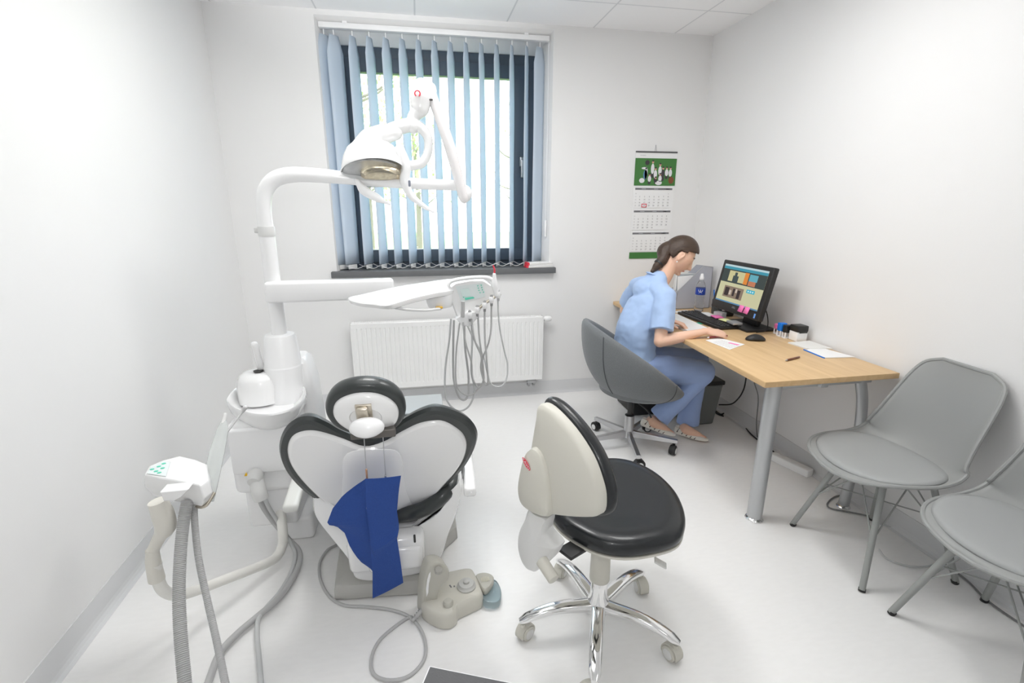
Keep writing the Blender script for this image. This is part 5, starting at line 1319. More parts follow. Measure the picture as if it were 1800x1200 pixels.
# hose socket and sticker on the front
hsk = V((-0.7858, -1.7, 0.3835))
m = MB(); m.lathe([(.030, 0), (.030, .03), (.022, .05)], V((-0.7897, -1.685, 0.4039)), (0, -1, -.25), n=28); m.tube([hsk, V((-0.7713, -1.74, 0.3567)), V((-0.7635, -1.745, 0.3225))], [.027, .029, .028], n=20); put('hose_socket', m, PALEGREY, du)
tr_ = [V((-0.8249, -1.6915, 0.4178)), V((-0.8196, -1.6915, 0.4004)), V((-0.8345, -1.6915, 0.4019))]; m = MB(); m.prism(tr_, (0, -1, 0), .0012); put('warning_triangle', m, ORANGE, du)
m = MB(); m.tube([(-0.7849, -1.7049, 0.31), (-0.7866, -1.6783, 0.25), (-0.7698, -1.6466, 0.16), (-0.7138, -1.6626, 0.07), (-0.6668, -1.6945, 0.03), (-0.6474, -1.7578, 0.02), (-0.6521, -1.8577, 0.02), (-0.6805, -1.959, 0.02), (-0.7366, -2.0449, 0.02), (-0.782, -2.112, 0.02), (-0.8103, -2.1874, 0.02), (-0.8043, -2.3113, 0.02)], .0115, n=14); hz = put('suction_hose', m, HOSE, du)
m = MB(); m.tube([(-0.7724, -1.6913, 0.3), (-0.7582, -1.689, 0.24), (-0.7324, -1.6631, 0.13), (-0.692, -1.6915, 0.06), (-0.6705, -1.7305, 0.03), (-0.6666, -1.8226, 0.02), (-0.6838, -1.9291, 0.02), (-0.7112, -1.9958, 0.02), (-0.7265, -2.0468, 0.02), (-0.7098, -2.1252, 0.02), (-0.6798, -2.2113, 0.02), (-0.6317, -2.3524, 0.02)], .0085, n=14); put('suction_hose', m, HOSEL, du)

# ------------------------------------------------------------------ assistant console on its bent arm
asx = thing('assistant_console', 'white assistant console with green keypad on a bent tube arm, far left', 'console', (-.97, -2.05, 0))
m = MB(); m.tube([(-.745, -1.60, .20)] + [(-0.716, -1.7, 0.1346), (-0.7199, -1.72, 0.077), (-0.7416, -1.77, 0.052), (-0.7988, -1.87, 0.0905), (-0.8592, -1.95, 0.1234), (-0.9146, -2.04, 0.164), (-0.9484, -2.09, 0.1954), (-0.9687, -2.12, 0.2439), (-0.9787, -2.12, 0.2946), (-0.9777, -2.12, 0.3493)], [.020, .020, .020, .019, .018, .018, .018, .018, .018, .019, .020, .021], n=18); put('bent_arm', m, mat('cream_enamel', (.82, .81, .77), .3, coat=.3), asx)
m = MB(); m.tube([(-0.9814, -2.12, 0.2884), (-0.9809, -2.12, 0.3497), (-0.9751, -2.12, 0.4027)], [.024, .022, .019], n=18); m.tube([(-0.9761, -2.12, 0.3965), (-0.9488, -2.12, 0.4416), (-0.9243, -2.12, 0.4803), (-0.9239, -2.12, 0.5218), (-0.9312, -2.12, 0.5737)], [.017, .019, .030, .031, .027], n=18); put('arm_joint', m, mat('cream_plastic', (.74, .72, .66), .4), asx)
topo = [V(p) for p in [(-1.0045, -2.0248, 0.62), (-1.0181, -1.9667, 0.62), (-0.9938, -1.932, 0.62), (-0.9489, -1.9075, 0.62), (-0.8802, -1.9485, 0.62), (-0.8311, -1.9891, 0.62), (-0.7883, -2.0958, 0.62), (-0.7995, -2.1277, 0.62), (-0.8437, -2.1063, 0.62), (-0.8956, -2.0798, 0.62), (-0.9469, -2.0566, 0.62)]]
tl = topo
def zr(P, dz, s, c): return [Vector((c.x + (p.x - c.x) * s, c.y + (p.y - c.y) * s, p.z + dz)) for p in P]
tc_ = sum(tl, Vector()) / len(tl)
m = MB(); m.loft([zr(tl, -.085, .86, tc_), zr(tl, -.065, .98, tc_), zr(tl, -.045, 1.08, tc_), zr(tl, -.006, 1.02, tc_), zr(tl, 0, .98, tc_), zr(tl, .001, .02, tc_)]); csh = put('console_housing', m, ENAMEL, asx, bevel=.004)
kp = [V(p) for p in [(-0.9957, -2.0255, 0.6215), (-1.0052, -1.9756, 0.6215), (-0.9807, -1.949, 0.6215), (-0.9561, -1.9574, 0.6215), (-0.9272, -2.0557, 0.6215)]]; m = MB(); m.prism(kp, (0, 0, 1), .0012); put('keypad_foil', m, PANELG, csh)
for (kx, ky) in [(-0.973, -1.9658, 0.6235), (-0.9797, -1.9838, 0.6235), (-0.9621, -1.9983, 0.6235), (-0.9927, -2.0002, 0.6235), (-0.9734, -2.0166, 0.6235), (-0.9589, -2.0284, 0.6235)] and [(p[0], p[1]) for p in [(-0.973, -1.9658, 0.6235), (-0.9797, -1.9838, 0.6235), (-0.9621, -1.9983, 0.6235), (-0.9927, -2.0002, 0.6235), (-0.9734, -2.0166, 0.6235), (-0.9589, -2.0284, 0.6235)]]:
    m = MB(); m.lathe([(.0055, 0), (.0055, .0012), (.004, .0018)], (kx, ky, .6228), n=16, sx=1.2, sy=.9); put('key', m, MINT, csh)
m = MB(); f_ = [V(p) for p in [(-0.8956, -2.165, 0.6279), (-0.8172, -2.165, 0.6288), (-0.8417, -2.165, 0.6041), (-0.8605, -2.165, 0.5945), (-0.8901, -2.165, 0.596)]]; m.prism(f_, (0, 1, 0), .05, bev=.004); put('cup_ledge', m, ENAMEL, asx)
hk = V((-0.8372, -2.06, 0.541)); m = MB(); m.box(hk, (.07, .05, .025), .008); m.tube([hk + Vector((-.03, -.02, -.01)), hk + Vector((.02, -.03, -.02)), hk + Vector((.045, .0, .01))], .006, n=10); put('handpiece_holder', m, BRONZE, asx)
m = MB(); m.cyl(V((-0.864, -2, 0.5845)), V((-0.8436, -2.03, 0.5743)), .03, .028, bev=.006); put('grey_dial', m, mat('dial_grey', (.5, .54, .53), .3), asx)
# corrugated suction hoses
def corr(pts, r, pitch=.0055):
    P = [V(p) for p in pts]; out = []; L = sum((P[i + 1] - P[i]).length for i in range(len(P) - 1)); n = int(L / pitch)
    Q = []; N = len(P)
    for i in range(N - 1):
        p0 = P[i - 1] if i else P[0] * 2 - P[1]; p1, p2 = P[i], P[i + 1]; p3 = P[i + 2] if i + 2 < N else P[-1] * 2 - P[-2]
        for k in range(24):
            t = k / 24; Q.append(0.5 * ((2 * p1) + (p2 - p0) * t + (2 * p0 - 5 * p1 + 4 * p2 - p3) * t * t + (3 * p1 - p0 - 3 * p2 + p3) * t ** 3))
    Q.append(P[-1]); acc = [0]
    for i in range(1, len(Q)): acc.append(acc[-1] + (Q[i] - Q[i - 1]).length)
    res = []; j = 0; steps = int(acc[-1] / pitch) * 2
    for s_ in range(steps + 1):
        d_ = acc[-1] * s_ / steps
        while j < len(acc) - 2 and acc[j + 1] < d_: j += 1
        f = (d_ - acc[j]) / max(1e-9, acc[j + 1] - acc[j]); res.append(lerp(Q[j], Q[j + 1], f))
    m = MB(); m.tube(res, [r * (1.0 if k % 2 else .87) for k in range(len(res))], n=16, smooth_path=False); return m
put('corrugated_hose', corr([(-0.8563, -2.1, 0.5562), (-0.8642, -2.14, 0.4868), (-0.864, -2.19, 0.4102), (-0.856, -2.25, 0.3245), (-0.8316, -2.33, 0.2415), (-0.7898, -2.44, 0.1293)], .0185), HOSE, asx)
put('corrugated_hose', corr([(-0.8486, -2.08, 0.5382), (-0.8451, -2.11, 0.4629), (-0.8283, -2.16, 0.3704), (-0.7868, -2.24, 0.2721), (-0.739, -2.33, 0.2029), (-0.6697, -2.47, 0.1391)], .0108), HOSE, asx)
# sleeved suction handpiece leaning up from the console
hpc = thing('suction_handpiece', 'suction handpiece in a clear plastic sleeve leaning over the spittoon', 'handpiece', V((-0.8213, -2.04, 0.548)))
sl0 = [V(p) for p in [(-0.8229, -2.06, 0.5223), (-0.8146, -2.02, 0.5716), (-0.811, -1.96, 0.6346), (-0.8057, -1.9, 0.6911), (-0.8009, -1.86, 0.7429)]]
m = MB(); m.tube(sl0, [.015, .013, .013, .011, .006], n=14, round_cap=True); put('barrel', m, PALEGREY, hpc)
m = MB(); m.tube(sl0, [.026, .025, .027, .022, .003], n=12, rad2=[.017, .016, .016, .014, .003]); put('clear_sleeve', m, FOIL, hpc)
m = MB(); m.tube([(-0.7935, -1.9, 0.6857), (-0.7715, -1.87, 0.714), (-0.7486, -1.84, 0.7435)], .0042, n=12); m.tube([(-0.7511, -1.84, 0.7392), (-0.7392, -1.84, 0.7562)], [.005, .0085], n=12, round_cap=True); put('suction_tip', m, mat('tip_grey', (.6, .6, .6), .3), hpc)

# ------------------------------------------------------------------ operating lamp
lm_ = thing('operating_lamp', 'white dental operating lamp on a curved pole in front of the window', 'lamp', (-.712, -1.40, .92))
pole_pts = [(-.712, -1.40, .915), (-.712, -1.40, 1.15), (-.712, -1.40, 1.345)]
m = MB(); m.tube(pole_pts, [.031, .031, .031], n=28, smooth_path=False); put('pole', m, ENAMELW, lm_)
m = MB(); m.lathe([(.0325, 1.34), (.0335, 1.345), (.0335, 1.375), (.0325, 1.38)], (-.712, -1.40, 0), n=28); m.box((-.745, -1.41, 1.365), (.02, .02, .022), .004); put('pole_ring', m, PALEGREY, lm_)
m = MB(); m.tube([(-.712, -1.40, 1.37), (-.712, -1.40, 1.44), (-.700, -1.397, 1.515), (-.66, -1.393, 1.565), (-.595, -1.388, 1.585), (-.50, -1.375, 1.585), (-.36, -1.36, 1.575), (-.15, -1.33, 1.56), V((0.1213, -1.295, 1.5522))], [.029, .029, .030, .031, .031, .029, .026, .024, .023], n=28); put('curved_arm', m, ENAMELW, lm_)
kn_ = V((0.1258, -1.295, 1.5224))
m = MB(); m.ball(kn_ + Vector((.0, 0, -.005)), (.034, .034, .038), n=24); put('knuckle', m, ENAMEL, lm_)
topj = V((-0.0113, -1.29, 1.933))
m = MB(); m.tube([kn_ + Vector((-.008, -.02, -.02)), lerp(kn_, topj, .45) + Vector((0, -.03, 0)), lerp(kn_, topj, .9) + Vector((0, -.02, 0)), topj + Vector((0, -.02, 0))], [.029, .031, .026, .022], n=20, rad2=[.022, .024, .022, .02], round_cap=True); put('spring_arm', m, mat('arm_white', (.82, .80, .80), .3, coat=.3), lm_)
jc = V((-0.0557, -1.31, 1.9163))
m = MB(); m.ball(V((-0.0112, -1.3, 1.9422)), (.026, .03, .03), n=24); m.tube([(-0.0494, -1.31, 1.9497), (-0.0535, -1.31, 1.912), (-0.0604, -1.31, 1.8671), (-0.0786, -1.31, 1.8373)], [.036, .047, .040, .024], n=24, round_cap=True); m.tube([V((-0.0532, -1.31, 1.8674)), V((-0.0886, -1.31, 1.8302)), V((-0.0904, -1.31, 1.7939))], [.034, .026, .030], n=20, round_cap=True); jo = put('swivel_joint', m, ENAMEL, lm_)
q = V((-0.0677, -1.362, 1.9145)); m = MB(); pts = [q + Vector((cos(a) * .011, 0, sin(a) * .011)) for a in [radians(-60 + 300 * k / 20) for k in range(21)]]; m.tube(pts, .0028, n=8, smooth_path=False); put('logo_ring', m, RED, jo)
m = MB(); m.box((-0.0139, -1.335, 1.8977), (.018, .006, .006), .002); put('adjusting_slot', m, BLACKP, jo)
# yoke
m = MB(); m.tube([(-0.09, -1.31, 1.803), (-0.1362, -1.31, 1.7926), (-0.1849, -1.31, 1.7777), (-0.2244, -1.31, 1.754)], [.028, .030, .028, .030], n=20, round_cap=True); m.tube([(-0.09, -1.31, 1.803), (-0.0498, -1.31, 1.7813), (-0.0295, -1.31, 1.7426), (-0.0343, -1.31, 1.6888), (-0.0609, -1.31, 1.6459), (-0.1059, -1.31, 1.6334)], [.028, .022, .019, .019, .020, .022], n=20, round_cap=True); put('yoke', m, ENAMEL, lm_)
# lamp head: an ovoid shell open at the lower front, reflector inside
lc_ = V((-0.2707, -1.34, 1.6333))
hax = Vector((.08, -.46, -.88)).normalized()   # shining direction
hxr = Vector((1, 0, -.02)); hxr = (hxr - hax * hxr.dot(hax)).normalized(); hyr = hax.cross(hxr).normalized()
m = MB(); rings = []
for t, rr in ((-.108, .02), (-.104, .055), (-.092, .086), (-.068, .112), (-.036, .128), (.0, .138), (.025, .142), (.033, .139), (.030, .132), (.0, .115), (-.02, .10), (-.03, .02)):
    rings.append([lc_ + hax * t + hxr * rr * .92 * cos(a) + hyr * rr * .72 * sin(a) for a in [2 * pi * k / 56 for k in range(56)]])
m.loft(rings); m.tube([(-0.3043, -1.32, 1.6827), (-0.2659, -1.32, 1.7245), (-0.2239, -1.32, 1.7527), (-0.171, -1.32, 1.7631)], [.070, .066, .048, .034], n=24, rad2=[.06, .06, .045, .03], round_cap=True); hd = put('lamp_head', m, ENAMEL, lm_)
m = MB(); m.lathe([(.072, 0), (.078, .02), (.076, .034), (.066, .048), (.01, .052)], lc_ + hax * .018 + hxr * .035, hax, n=36, sx=1.15, sy=.8)
rf = put('reflector', m, mat('gold_reflector', (.72, .62, .45), .12, 1.0, var=.4, vscale=60), hd)
m = MB(); m.lathe([(.118, 0), (.118, .006)], lc_ + hax * .030, hax, n=40, sx=1, sy=.72); put('inner_mirror', m, mat('mirror_facets', (.9, .9, .92), .3, 1.0, var=.25, vscale=40), hd)
m = MB(); rings = []
for t, rr in ((.034, .137), (.052, .129), (.066, .10), (.073, .05), (.074, .004)): rings.append([lc_ + hax * t + hxr * rr * cos(a) + hyr * rr * .72 * sin(a) for a in [2 * pi * k / 56 for k in range(56)]])
m.loft(rings, cap=False); put('clear_cover', m, CLEAR, hd)
m = MB(); m.tube([(-0.1521, -1.36, 1.6954), (-0.1342, -1.36, 1.6317), (-0.1378, -1.36, 1.5665), (-0.1165, -1.36, 1.5099), (-0.0695, -1.36, 1.4668), (-0.026, -1.36, 1.4401)], [.020, .024, .021, .017, .015, .010], n=18, rad2=[.020, .024, .022, .016, .011, .006], round_cap=True); hg = put('grip_handle', m, ENAMELW, lm_)
m = MB(); m.box((-0.1186, -1.39, 1.556), (.01, .008, .026), .003); put('switch', m, mat('switch_grey', (.22, .24, .3), .4), hg)
m = MB(); m.tube([(-0.3351, -1.38, 1.5636), (-0.31, -1.38, 1.527), (-0.2651, -1.38, 1.4993), (-0.2099, -1.38, 1.4713)], [.012, .015, .016, .008], n=16, rad2=[.012, .02, .018, .006], round_cap=True); put('grip_handle', m, ENAMELW, lm_)

# ------------------------------------------------------------------ instrument table (tray + console)
it = thing('instrument_delivery_table', 'white instrument tray and control panel with hanging handpiece hoses', 'instrument table', (-.2, -1.5, 1.05))
m = MB(); a0 = V((-0.738, -1.43, 1.1107)); a1 = V((-0.2138, -1.36, 1.102)); dd = (a1 - a0)
m.box((a0 + a1) / 2, (dd.length, .07, .088), .012, rot=Matrix.Rotation(math.atan2(dd.y, dd.x), 3, 'Z') @ Matrix.Rotation(-math.atan2(dd.z, dd.x), 3, 'Y')); put('support_arm', m, ENAMELW, it)
tr = [V(p) for p in [(-0.3703, -1.682, 1.12), (-0.3188, -1.6, 1.12), (-0.2017, -1.4436, 1.12), (-0.0773, -1.3298, 1.12), (0.0467, -1.2385, 1.12), (0.1034, -1.287, 1.12), (0.0518, -1.5497, 1.12), (-0.0376, -1.6352, 1.12), (-0.1255, -1.7371, 1.12), (-0.2071, -1.8495, 1.12), (-0.2674, -1.8171, 1.12), (-0.3262, -1.7731, 1.12)]]
m = MB(); trc = sum(tr, Vector()) / len(tr); trl = smooth_loop(tr, 60)
m.loft([zr(trl, -.022, .9, trc), zr(trl, -.018, .97, trc), zr(trl, -.004, 1, trc), zr(trl, 0, .99, trc), zr(trl, 0, .96, trc), zr(trl, -.004, .94, trc), zr(trl, -.004, .02, trc)]); put('tray', m, ENAMEL, it)
m = MB(); m.tube([(-0.212, -1.78, 1.1002), (-0.1549, -1.76, 1.0833), (-0.0843, -1.68, 1.0599), (-0.0133, -1.6, 1.0482)], .006, n=10); put('tray_rail', m, ENAMEL, it)
m = MB(); m.lathe([(.03, -.05), (.05, -.045), (.058, -.02), (.058, .03), (.05, .045), (.02, .052)], (-0.0139, -1.54, 1.0908), n=32); put('brake_housing', m, ENAMELW, it)
m = MB(); m.box((-0.0202, -1.6, 1.0533), (.03, .02, .009), .003); put('amber_button', m, AMBER, it)
yc = -1.50
hsg = [V(p) for p in [(0.0224, -1.56, 1.1274), (0.0519, -1.56, 1.1484), (0.1125, -1.56, 1.159), (0.1734, -1.56, 1.1575), (0.2125, -1.56, 1.132), (0.2297, -1.56, 1.1068), (0.217, -1.56, 1.0822), (0.1718, -1.56, 1.0437), (0.1413, -1.56, 0.9994), (0.1015, -1.56, 0.9908), (0.055, -1.56, 1.0027), (0.0326, -1.56, 1.0683)]]
hsl = [lerp(hsg[int(k / 5)], hsg[(int(k / 5) + 1) % 12], (k % 5) / 5) for k in range(60)]; hsc = sum(hsl, Vector()) / 60
m = MB(); m.loft([yshift(hsl, .0, .94, hsc), yshift(hsl, .004, .985, hsc), yshift(hsl, .012, 1, hsc), yshift(hsl, .09, 1, hsc), yshift(hsl, .11, .95, hsc), yshift(hsl, .12, .8, hsc)]); ch_ = put('console_housing', m, ENAMEL, it)
pn_ = [V(p) for p in [(0.0538, -1.5615, 1.134), (0.1706, -1.5615, 1.1456), (0.1821, -1.5615, 1.0861), (0.0761, -1.5615, 1.0647)]]; m = MB(); m.prism(pn_, (0, -1, 0), .0012); put('control_foil', m, PANELG, ch_)
pn_ = [V(p) for p in [(0.0725, -1.564, 1.1217), (0.109, -1.564, 1.1256), (0.118, -1.564, 1.091), (0.0814, -1.564, 1.0896)]]; m = MB(); m.prism(pn_, (0, -1, 0), .001); put('display', m, LCD, ch_)
pn_ = [V(p) for p in [(0.091, -1.564, 1.0844), (0.1277, -1.564, 1.0882), (0.13, -1.564, 1.0807), (0.0932, -1.564, 1.0745)]]; m = MB(); m.prism(pn_, (0, -1, 0), .001); put('green_label', m, MINT, ch_)
for p in [(0.1481, -1.5635, 1.1342), (0.1629, -1.5635, 1.1363), (0.1504, -1.5635, 1.1244), (0.1652, -1.5635, 1.1264), (0.1527, -1.5635, 1.1145), (0.1675, -1.5635, 1.1165), (0.1575, -1.5635, 1.1045), (0.1723, -1.5635, 1.1065), (0.0862, -1.5635, 1.0869), (0.1301, -1.5635, 1.0831)]:
    m = MB(); m.cyl(V(p), V(p) + Vector((0, -.0016, 0)), .0026, n=12); put('key', m, MINT, ch_)
m = MB(); m.tube([(0.0193, -1.57, 1.1242), (0.0273, -1.57, 1.1505), (0.0515, -1.57, 1.1619), (0.1045, -1.57, 1.1691), (0.1601, -1.57, 1.1714), (0.1966, -1.57, 1.1669), (0.2112, -1.57, 1.1531), (0.211, -1.57, 1.1311)], .008, n=14); put('handle', m, ENAMELW, it)
m = MB(); m.tube([(0.1325, -1.6, 1.0332), (0.1669, -1.6, 1.0591), (0.2013, -1.6, 1.0825), (0.2406, -1.6, 1.1033)], .0065, n=12); put('holder_bar', m, BRONZE, it)
m = MB(); m.prism([V(p) for p in [(0.0986, -1.6, 1.032), (0.1324, -1.6, 1.0258), (0.1442, -1.6, 1.003), (0.1068, -1.6, 0.9646), (0.0729, -1.6, 0.971), (0.0496, -1.6, 1.0018)]], (0, 1, 0), .05, bev=.005); put('hose_outlet', m, ENAMELW, it)
hold = [(0.106, -1.62, 1.0236), (0.1377, -1.62, 1.0445), (0.1693, -1.62, 1.0629), (0.1985, -1.62, 1.0862), (0.2277, -1.62, 1.1071)]
for k, p in enumerate(hold):
    m = MB(); m.lathe([(.007, -.018), (.010, -.010), (.011, .004), (.008, .010)], p, n=16); put('holder_cup', m, ENAMELW, it)
    m = MB(); m.lathe([(.0055, -.03), (.006, -.018), (.0065, .006), (.0075, .012), (.004, .018)], p, n=14); put('instrument_end', m, mat('dark_instrument', (.3, .3, .3), .4, .3) if k < 4 else STEEL, it)
m = MB(); m.tube([(0.0804, -1.6, 1.0766), (0.0795, -1.6, 1.0425), (0.0763, -1.6, 1.0082)], .0085, n=14); put('grey_handpiece_sleeve', m, HOSE, it)
m = MB(); m.tube([(0.2114, -1.62, 1.1889), (0.2135, -1.62, 1.146), (0.2204, -1.62, 1.1025)], [.007, .013, .011], n=16, round_cap=True); hw = put('syringe_handpiece', m, ENAMELW, it)
m = MB(); m.tube([(0.2114, -1.62, 1.1889), (0.2127, -1.62, 1.2078), (0.2069, -1.62, 1.2267)], [.004, .004, .003], n=10); put('red_tip', m, RED, hw)
HP = [[(0.0292, -1.58, 0.9981), (0.0187, -1.58, 0.8978), (0.0007, -1.58, 0.7954), (-0.0074, -1.58, 0.7035), (-0.0022, -1.58, 0.6358), (0.0292, -1.58, 0.5869), (0.062, -1.58, 0.5706), (0.0958, -1.58, 0.5847), (0.1172, -1.58, 0.6272), (0.1233, -1.58, 0.6814), (0.1097, -1.58, 0.7627), (0.1173, -1.58, 0.893), (0.1166, -1.58, 0.9821)],
      [(0.0408, -1.585, 0.9938), (0.034, -1.585, 0.8471), (0.0328, -1.585, 0.7213), (0.051, -1.585, 0.6502), (0.0758, -1.585, 0.6294), (0.0942, -1.585, 0.6527), (0.0986, -1.585, 0.7385), (0.0864, -1.585, 0.865), (0.0841, -1.585, 0.9771)],
      [(0.0643, -1.59, 0.979), (0.046, -1.59, 0.8479), (0.0422, -1.59, 0.7118), (0.0711, -1.59, 0.6616), (0.1063, -1.59, 0.6483), (0.1373, -1.59, 0.6679), (0.1635, -1.59, 0.7094), (0.162, -1.59, 0.7894), (0.1465, -1.59, 0.9199), (0.1433, -1.59, 1.0258)],
      [(0.0781, -1.6, 0.9858), (0.0858, -1.6, 0.8999), (0.1086, -1.6, 0.8113), (0.1145, -1.6, 0.7321), (0.1415, -1.6, 0.6822), (0.1649, -1.6, 0.7182), (0.1585, -1.6, 0.8085), (0.1846, -1.6, 0.89), (0.1977, -1.6, 0.9582), (0.2012, -1.6, 1.0702)],
      [(0.1138, -1.61, 1.0015), (0.1243, -1.61, 0.9109), (0.1526, -1.61, 0.8327), (0.1517, -1.61, 0.7702), (0.1685, -1.61, 0.7055), (0.1812, -1.61, 0.7101), (0.1749, -1.61, 0.8211), (0.1688, -1.61, 0.9241), (0.1704, -1.61, 1.0487)],
      [(0.2291, -1.595, 1.093), (0.2358, -1.595, 0.963), (0.2606, -1.595, 0.8381), (0.2733, -1.595, 0.7846), (0.2682, -1.595, 0.7206), (0.2396, -1.595, 0.6873), (0.1985, -1.595, 0.6981), (0.1812, -1.595, 0.7501), (0.1645, -1.595, 0.8301), (0.1281, -1.595, 0.8965), (0.093, -1.595, 0.979)]]
for k, P_ in enumerate(HP):
    m = MB(); P2 = [V(p) + Vector((0, .012 * sin(i * 1.1 + k), 0)) * (0 if i in (0, len(P_) - 1) else 1) for i, p in enumerate(P_)]
    m.tube(P2, [.0042, .0048, .0036, .0038, .004, .0034][k], n=10, sub=8); put('instrument_hose', m, HOSEL if k in (0, 5) else HOSE, it)

# ------------------------------------------------------------------ foot control
fc = thing('foot_control', 'beige dental foot control with round dial on the floor', 'foot control', (-.01, -2.1, 0))
base = [V(p) for p in [(-0.1457, -2.1297, 0), (-0.1316, -2.1559, 0), (-0.1037, -2.1841, 0), (-0.0721, -2.2025, 0), (-0.0419, -2.2055, 0), (-0.0203, -2.1892, 0), (-0.0126, -2.1699, 0), (0.0354, -2.1494, 0), (0.0832, -2.1252, 0), (0.0827, -2.0765, -0), (0.0721, -2.0142, 0), (0.0537, -1.9729, -0), (-0.0109, -1.9739, 0), (-0.0685, -1.9885, 0), (-0.1211, -2.0393, 0), (-0.1432, -2.0866, -0)]]
bb_ = smooth_loop(base, 72); bcc = sum(bb_, Vector()) / 72
def fr(s, z): return [Vector((bcc.x + (p.x - bcc.x) * s, bcc.y + (p.y - bcc.y) * s, z)) for p in bb_]
m = MB(); m.loft([fr(.98, .003), fr(1.0, .012), fr(.99, .045), fr(.94, .060), fr(.86, .066), fr(.02, .068)]); put('housing', m, LIGHTBEIGE, fc)
# tall hoop at the left end
hb = [V(p) for p in [(-0.1457, -2.1297, 0), (-0.1316, -2.1559, 0), (-0.1037, -2.1816, 0), (-0.0895, -2.1293, 0), (-0.0934, -2.0589, 0), (-0.1146, -2.0405, 0), (-0.1367, -2.071, 0)]]
hbl = smooth_loop(hb, 40); hbc = sum(hbl, Vector()) / 40
top_c = V((-0.0818, -2.0606, 0.135)); tl2 = [Vector((top_c.x + (p.x - hbc.x) * .9, top_c.y + (p.y - hbc.y) * .75, .135)) for p in hbl]
m = MB()
pa_ = V((-0.1225, -2.1753, 0.03)); pb_ = V((-0.02, -2.1237, 0.06))
hop = [V(p) for p in [(-0.1458, -2.12, -0.0042), (-0.1432, -2.12, 0.0518), (-0.1383, -2.12, 0.114), (-0.1277, -2.12, 0.1694), (-0.1158, -2.12, 0.2092), (-0.103, -2.12, 0.2243), (-0.0725, -2.12, 0.2247), (-0.0486, -2.12, 0.2041), (-0.0372, -2.12, 0.1752), (-0.0443, -2.12, 0.1465), (-0.0657, -2.12, 0.1274), (-0.0811, -2.12, 0.1023), (-0.0872, -2.12, 0.0525), (-0.0895, -2.12, -0.0089), (-0.0913, -2.12, -0.0557), (-0.116, -2.12, -0.0407)]]
hopl = smooth_loop(hop, 64); hopc = sum(hopl, Vector()) / 64; HO = V((-.35, 1, 0)).normalized()
m.loft([pring(hopl, hopc, .90, HO, -.006), pring(hopl, hopc, .97, HO, -.002), pring(hopl, hopc, 1, HO, .006), pring(hopl, hopc, 1, HO, .040), pring(hopl, hopc, .95, HO, .048), pring(hopl, hopc, .6, HO, .05)])
gr = [V(p) for p in [(-0.118, -2.128, 0.16), (-0.1109, -2.128, 0.1834), (-0.1045, -2.128, 0.1922), (-0.1053, -2.128, 0.1727), (-0.1127, -2.128, 0.1418), (-0.1163, -2.128, 0.1051), (-0.1233, -2.128, 0.0861), (-0.1239, -2.128, 0.1188)]]
hoo = put('carrying_hoop', m, BEIGEGREY, fc)
m = MB(); m.prism(gr, (0, -1, 0), .0015); put('hoop_opening', m, ENAMELW, hoo)
m = MB(); m.lathe([(.014, 0), (.015, .012), (.011, .017), (.002, .018)], V((-0.0764, -2.14, 0.1955)), n=24); put('top_button', m, mat('button_grey', (.38, .37, .34), .4), fc)
q = V((0.0263, -2.0822, 0.067)); m = MB(); m.lathe([(.036, 0), (.036, .006), (.030, .010), (.028, .016), (.012, .018), (.012, .026), (.009, .029), (.002, .03)], q, n=36); put('dial', m, mat('dial_mid_grey', (.50, .50, .48), .4), fc)
q = V((-0.0471, -2.1583, 0.066)); m = MB(); m.lathe([(.018, 0), (.018, .012), (.014, .018), (.002, .019)], q, n=28); put('round_button', m, BEIGEGREY, fc)
m = MB(); q = V((-0.0333, -2.0713, 0.067)); m.box(q, (.006, .016, .002), .0008, rot=Matrix.Rotation(.4, 3, 'Z')); m.box(q + Vector((.014, -.003, 0)), (.006, .008, .003), .001); put('indicator', m, INK, fc)
pd = [V(p) for p in [(0.0677, -2.0212, 0.05), (0.1006, -2.0113, 0.05), (0.1322, -2.0298, 0.05), (0.1348, -2.0584, 0.05), (0.1116, -2.0963, 0.05), (0.0909, -2.1042, 0.05), (0.0774, -2.0722, 0.05)]]
pdl = smooth_loop(pd, 36); pdc = sum(pdl, Vector()) / 36
m = MB(); m.loft([zr(pdl, -.02, .85, pdc), zr(pdl, -.01, 1, pdc), zr(pdl, .006, 1, pdc), zr(pdl, .012, .9, pdc), zr(pdl, .009, .75, pdc), zr(pdl, .010, .02, pdc)]); pdo = put('side_pedal', m, BEIGEGREY, fc)
m = MB()
for k in range(6):
    c = pdc + Vector((-.014 + .0056 * k, .004, .0125)); m.box(c, (.0025, .028 - .003 * abs(k - 2.5), .002), .0006)
put('ribbed_pad', m, mat('ribbed_beige', (.62, .6, .48), .5), pdo)
gp = [V(p) for p in [(0.0793, -2.1427, 0.03), (0.087, -2.0812, 0.03), (0.1161, -2.0625, 0.03), (0.1454, -2.0618, 0.03), (0.1523, -2.1165, 0.03), (0.1452, -2.1603, 0.03), (0.1261, -2.1732, 0.03), (0.1055, -2.1694, 0.03)]]
m = MB(); m.prism([Vector((p.x, p.y, .004)) for p in smooth_loop([V((p[0], p[1], 0)) for p in [(0.0852, -2.1271, 0.004), (0.084, -2.0665, 0.004), (0.1163, -2.0269, 0.004), (0.1479, -2.0295, 0.004), (0.1598, -2.0833, 0.004), (0.1499, -2.1305, 0.004), (0.1301, -2.1464, 0.004), (0.1048, -2.1418, 0.004)]], 40)], (0, 0, 1), .03, bev=.006); put('clear_splash_guard', m, SMOKE, fc)
q = V((-0.1443, -2.1292, 0.03)); m = MB(); m.tube([q + Vector((.004, 0, 0)), q + Vector((-.012, -.012, -.004)), q + Vector((-.035, -.028, -.016))], [.0085, .0075, .006], n=12)
for k in range(5): m.lathe([(.0095, -.0012), (.0095, .0012)], lerp(q, q + Vector((-.033, -.026, -.014)), k / 5), (-.78, -.6, -.2), n=14)
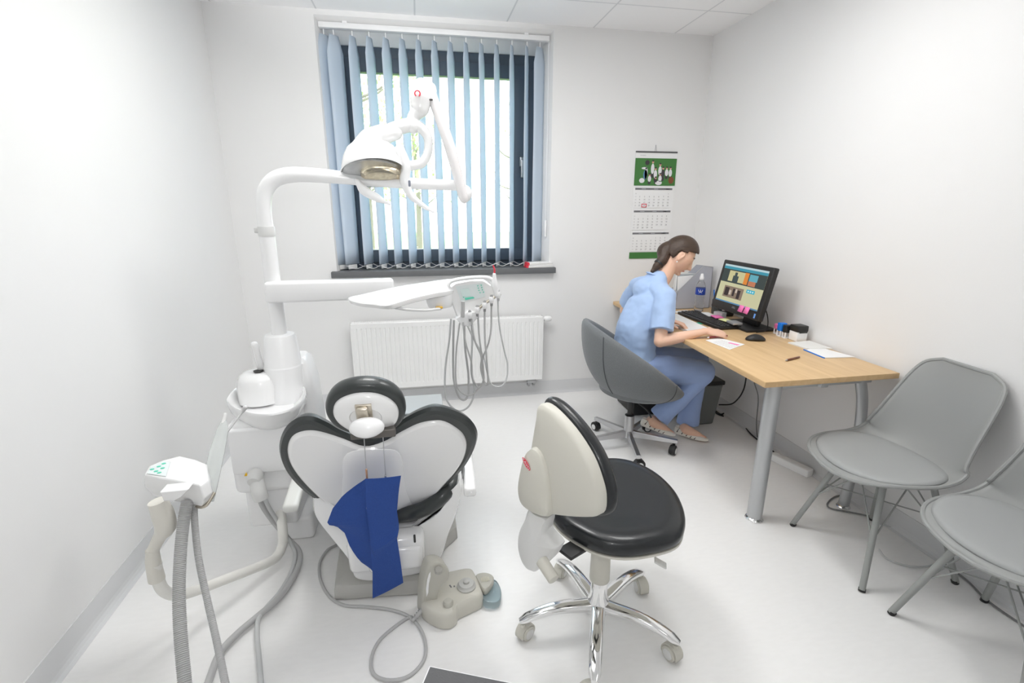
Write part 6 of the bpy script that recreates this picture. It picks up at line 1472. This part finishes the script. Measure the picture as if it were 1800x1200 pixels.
put('strain_relief', m, HOSE, fc)
m = MB(); m.tube([q + Vector((-.033, -.026, -.016))] + [(-0.1887, -2.1281, 0.006), (-0.248, -2.1688, 0.006), (-0.2937, -2.2187, 0.006), (-0.3111, -2.2835, 0.006), (-0.2971, -2.343, 0.006), (-0.2474, -2.3723, 0.006), (-0.1888, -2.3689, 0.006), (-0.1452, -2.329, 0.006), (-0.1313, -2.2763, 0.006), (-0.144, -2.2027, 0.006), (-0.1845, -2.1315, 0.006), (-0.2519, -2.0842, 0.006), (-0.3476, -2.0501, 0.006), (-0.4331, -2.0261, 0.006), (-0.4931, -1.972, 0.006), (-0.5433, -1.8773, 0.006), (-0.5662, -1.7729, 0.006), (-0.5497, -1.6924, 0.006), (-0.5139, -1.6606, 0.006)], .0058, n=12, sub=8); put('cable', m, HOSE, fc)

# ------------------------------------------------------------------ dark-topped cabinet at the lower edge
tk = thing('side_cabinet', 'dark grey cabinet top with white edge at the bottom picture edge', 'cabinet', (.02, -3.25, 0))
Rk = Matrix.Rotation(radians(-22.7), 3, 'Z'); corner = Vector((-.107, -2.965, .70)); cxk = corner + Rk @ Vector((.25, -.25, 0))
m = MB(); m.box(cxk + Vector((0, 0, -.002)), (.494, .494, .004), 0, rot=Rk); put('dark_worktop', m, MATG, tk)
m = MB(); m.box(cxk + Vector((0, 0, -.015)), (.50, .50, .028), .002, rot=Rk); put('white_edge', m, ENAMELW, tk)
m = MB(); m.box(cxk + Vector((.004, -.004, -.375)), (.44, .44, .65), .004, rot=Rk); put('body', m, ENAMELW, tk)
for k in range(2):
    m = MB(); m.box(cxk + Rk @ Vector((.223, 0, -.2 - .28 * k)), (.012, .42, .26), .003, rot=Rk); put('drawer', m, ENAMELW, tk)

# ------------------------------------------------------------------ ceiling lamps (outside the picture)
LAMPE = emit_mat('lamp_diffuser', (1, .985, .96), 2.5)
for i, (x, y, sx, sy) in enumerate(((-.10, -1.35, .6, .6), (1.05, -1.75, .6, .6), (-.35, -4.1, .6, .6), (1.05, -4.1, .6, .6))):
    t = thing('ceiling_panel_lamp', ['square ceiling panel lamp above the dental chair', 'square ceiling panel lamp above the desk side of the room', 'square ceiling panel lamp behind the viewpoint, on the left', 'square ceiling panel lamp behind the viewpoint, on the right'][i], 'ceiling lamp', (x, y, CEIL - .012), 'ceiling panel lamps')
    m = MB(); m.box((x, y, CEIL - .006), (sx, sy, .012), .002); put('frame', m, ENAMELW, t)
    m = MB(); m.box((x, y, CEIL - .0135), (sx - .04, sy - .04, .004)); put('diffuser', m, LAMPE, t)
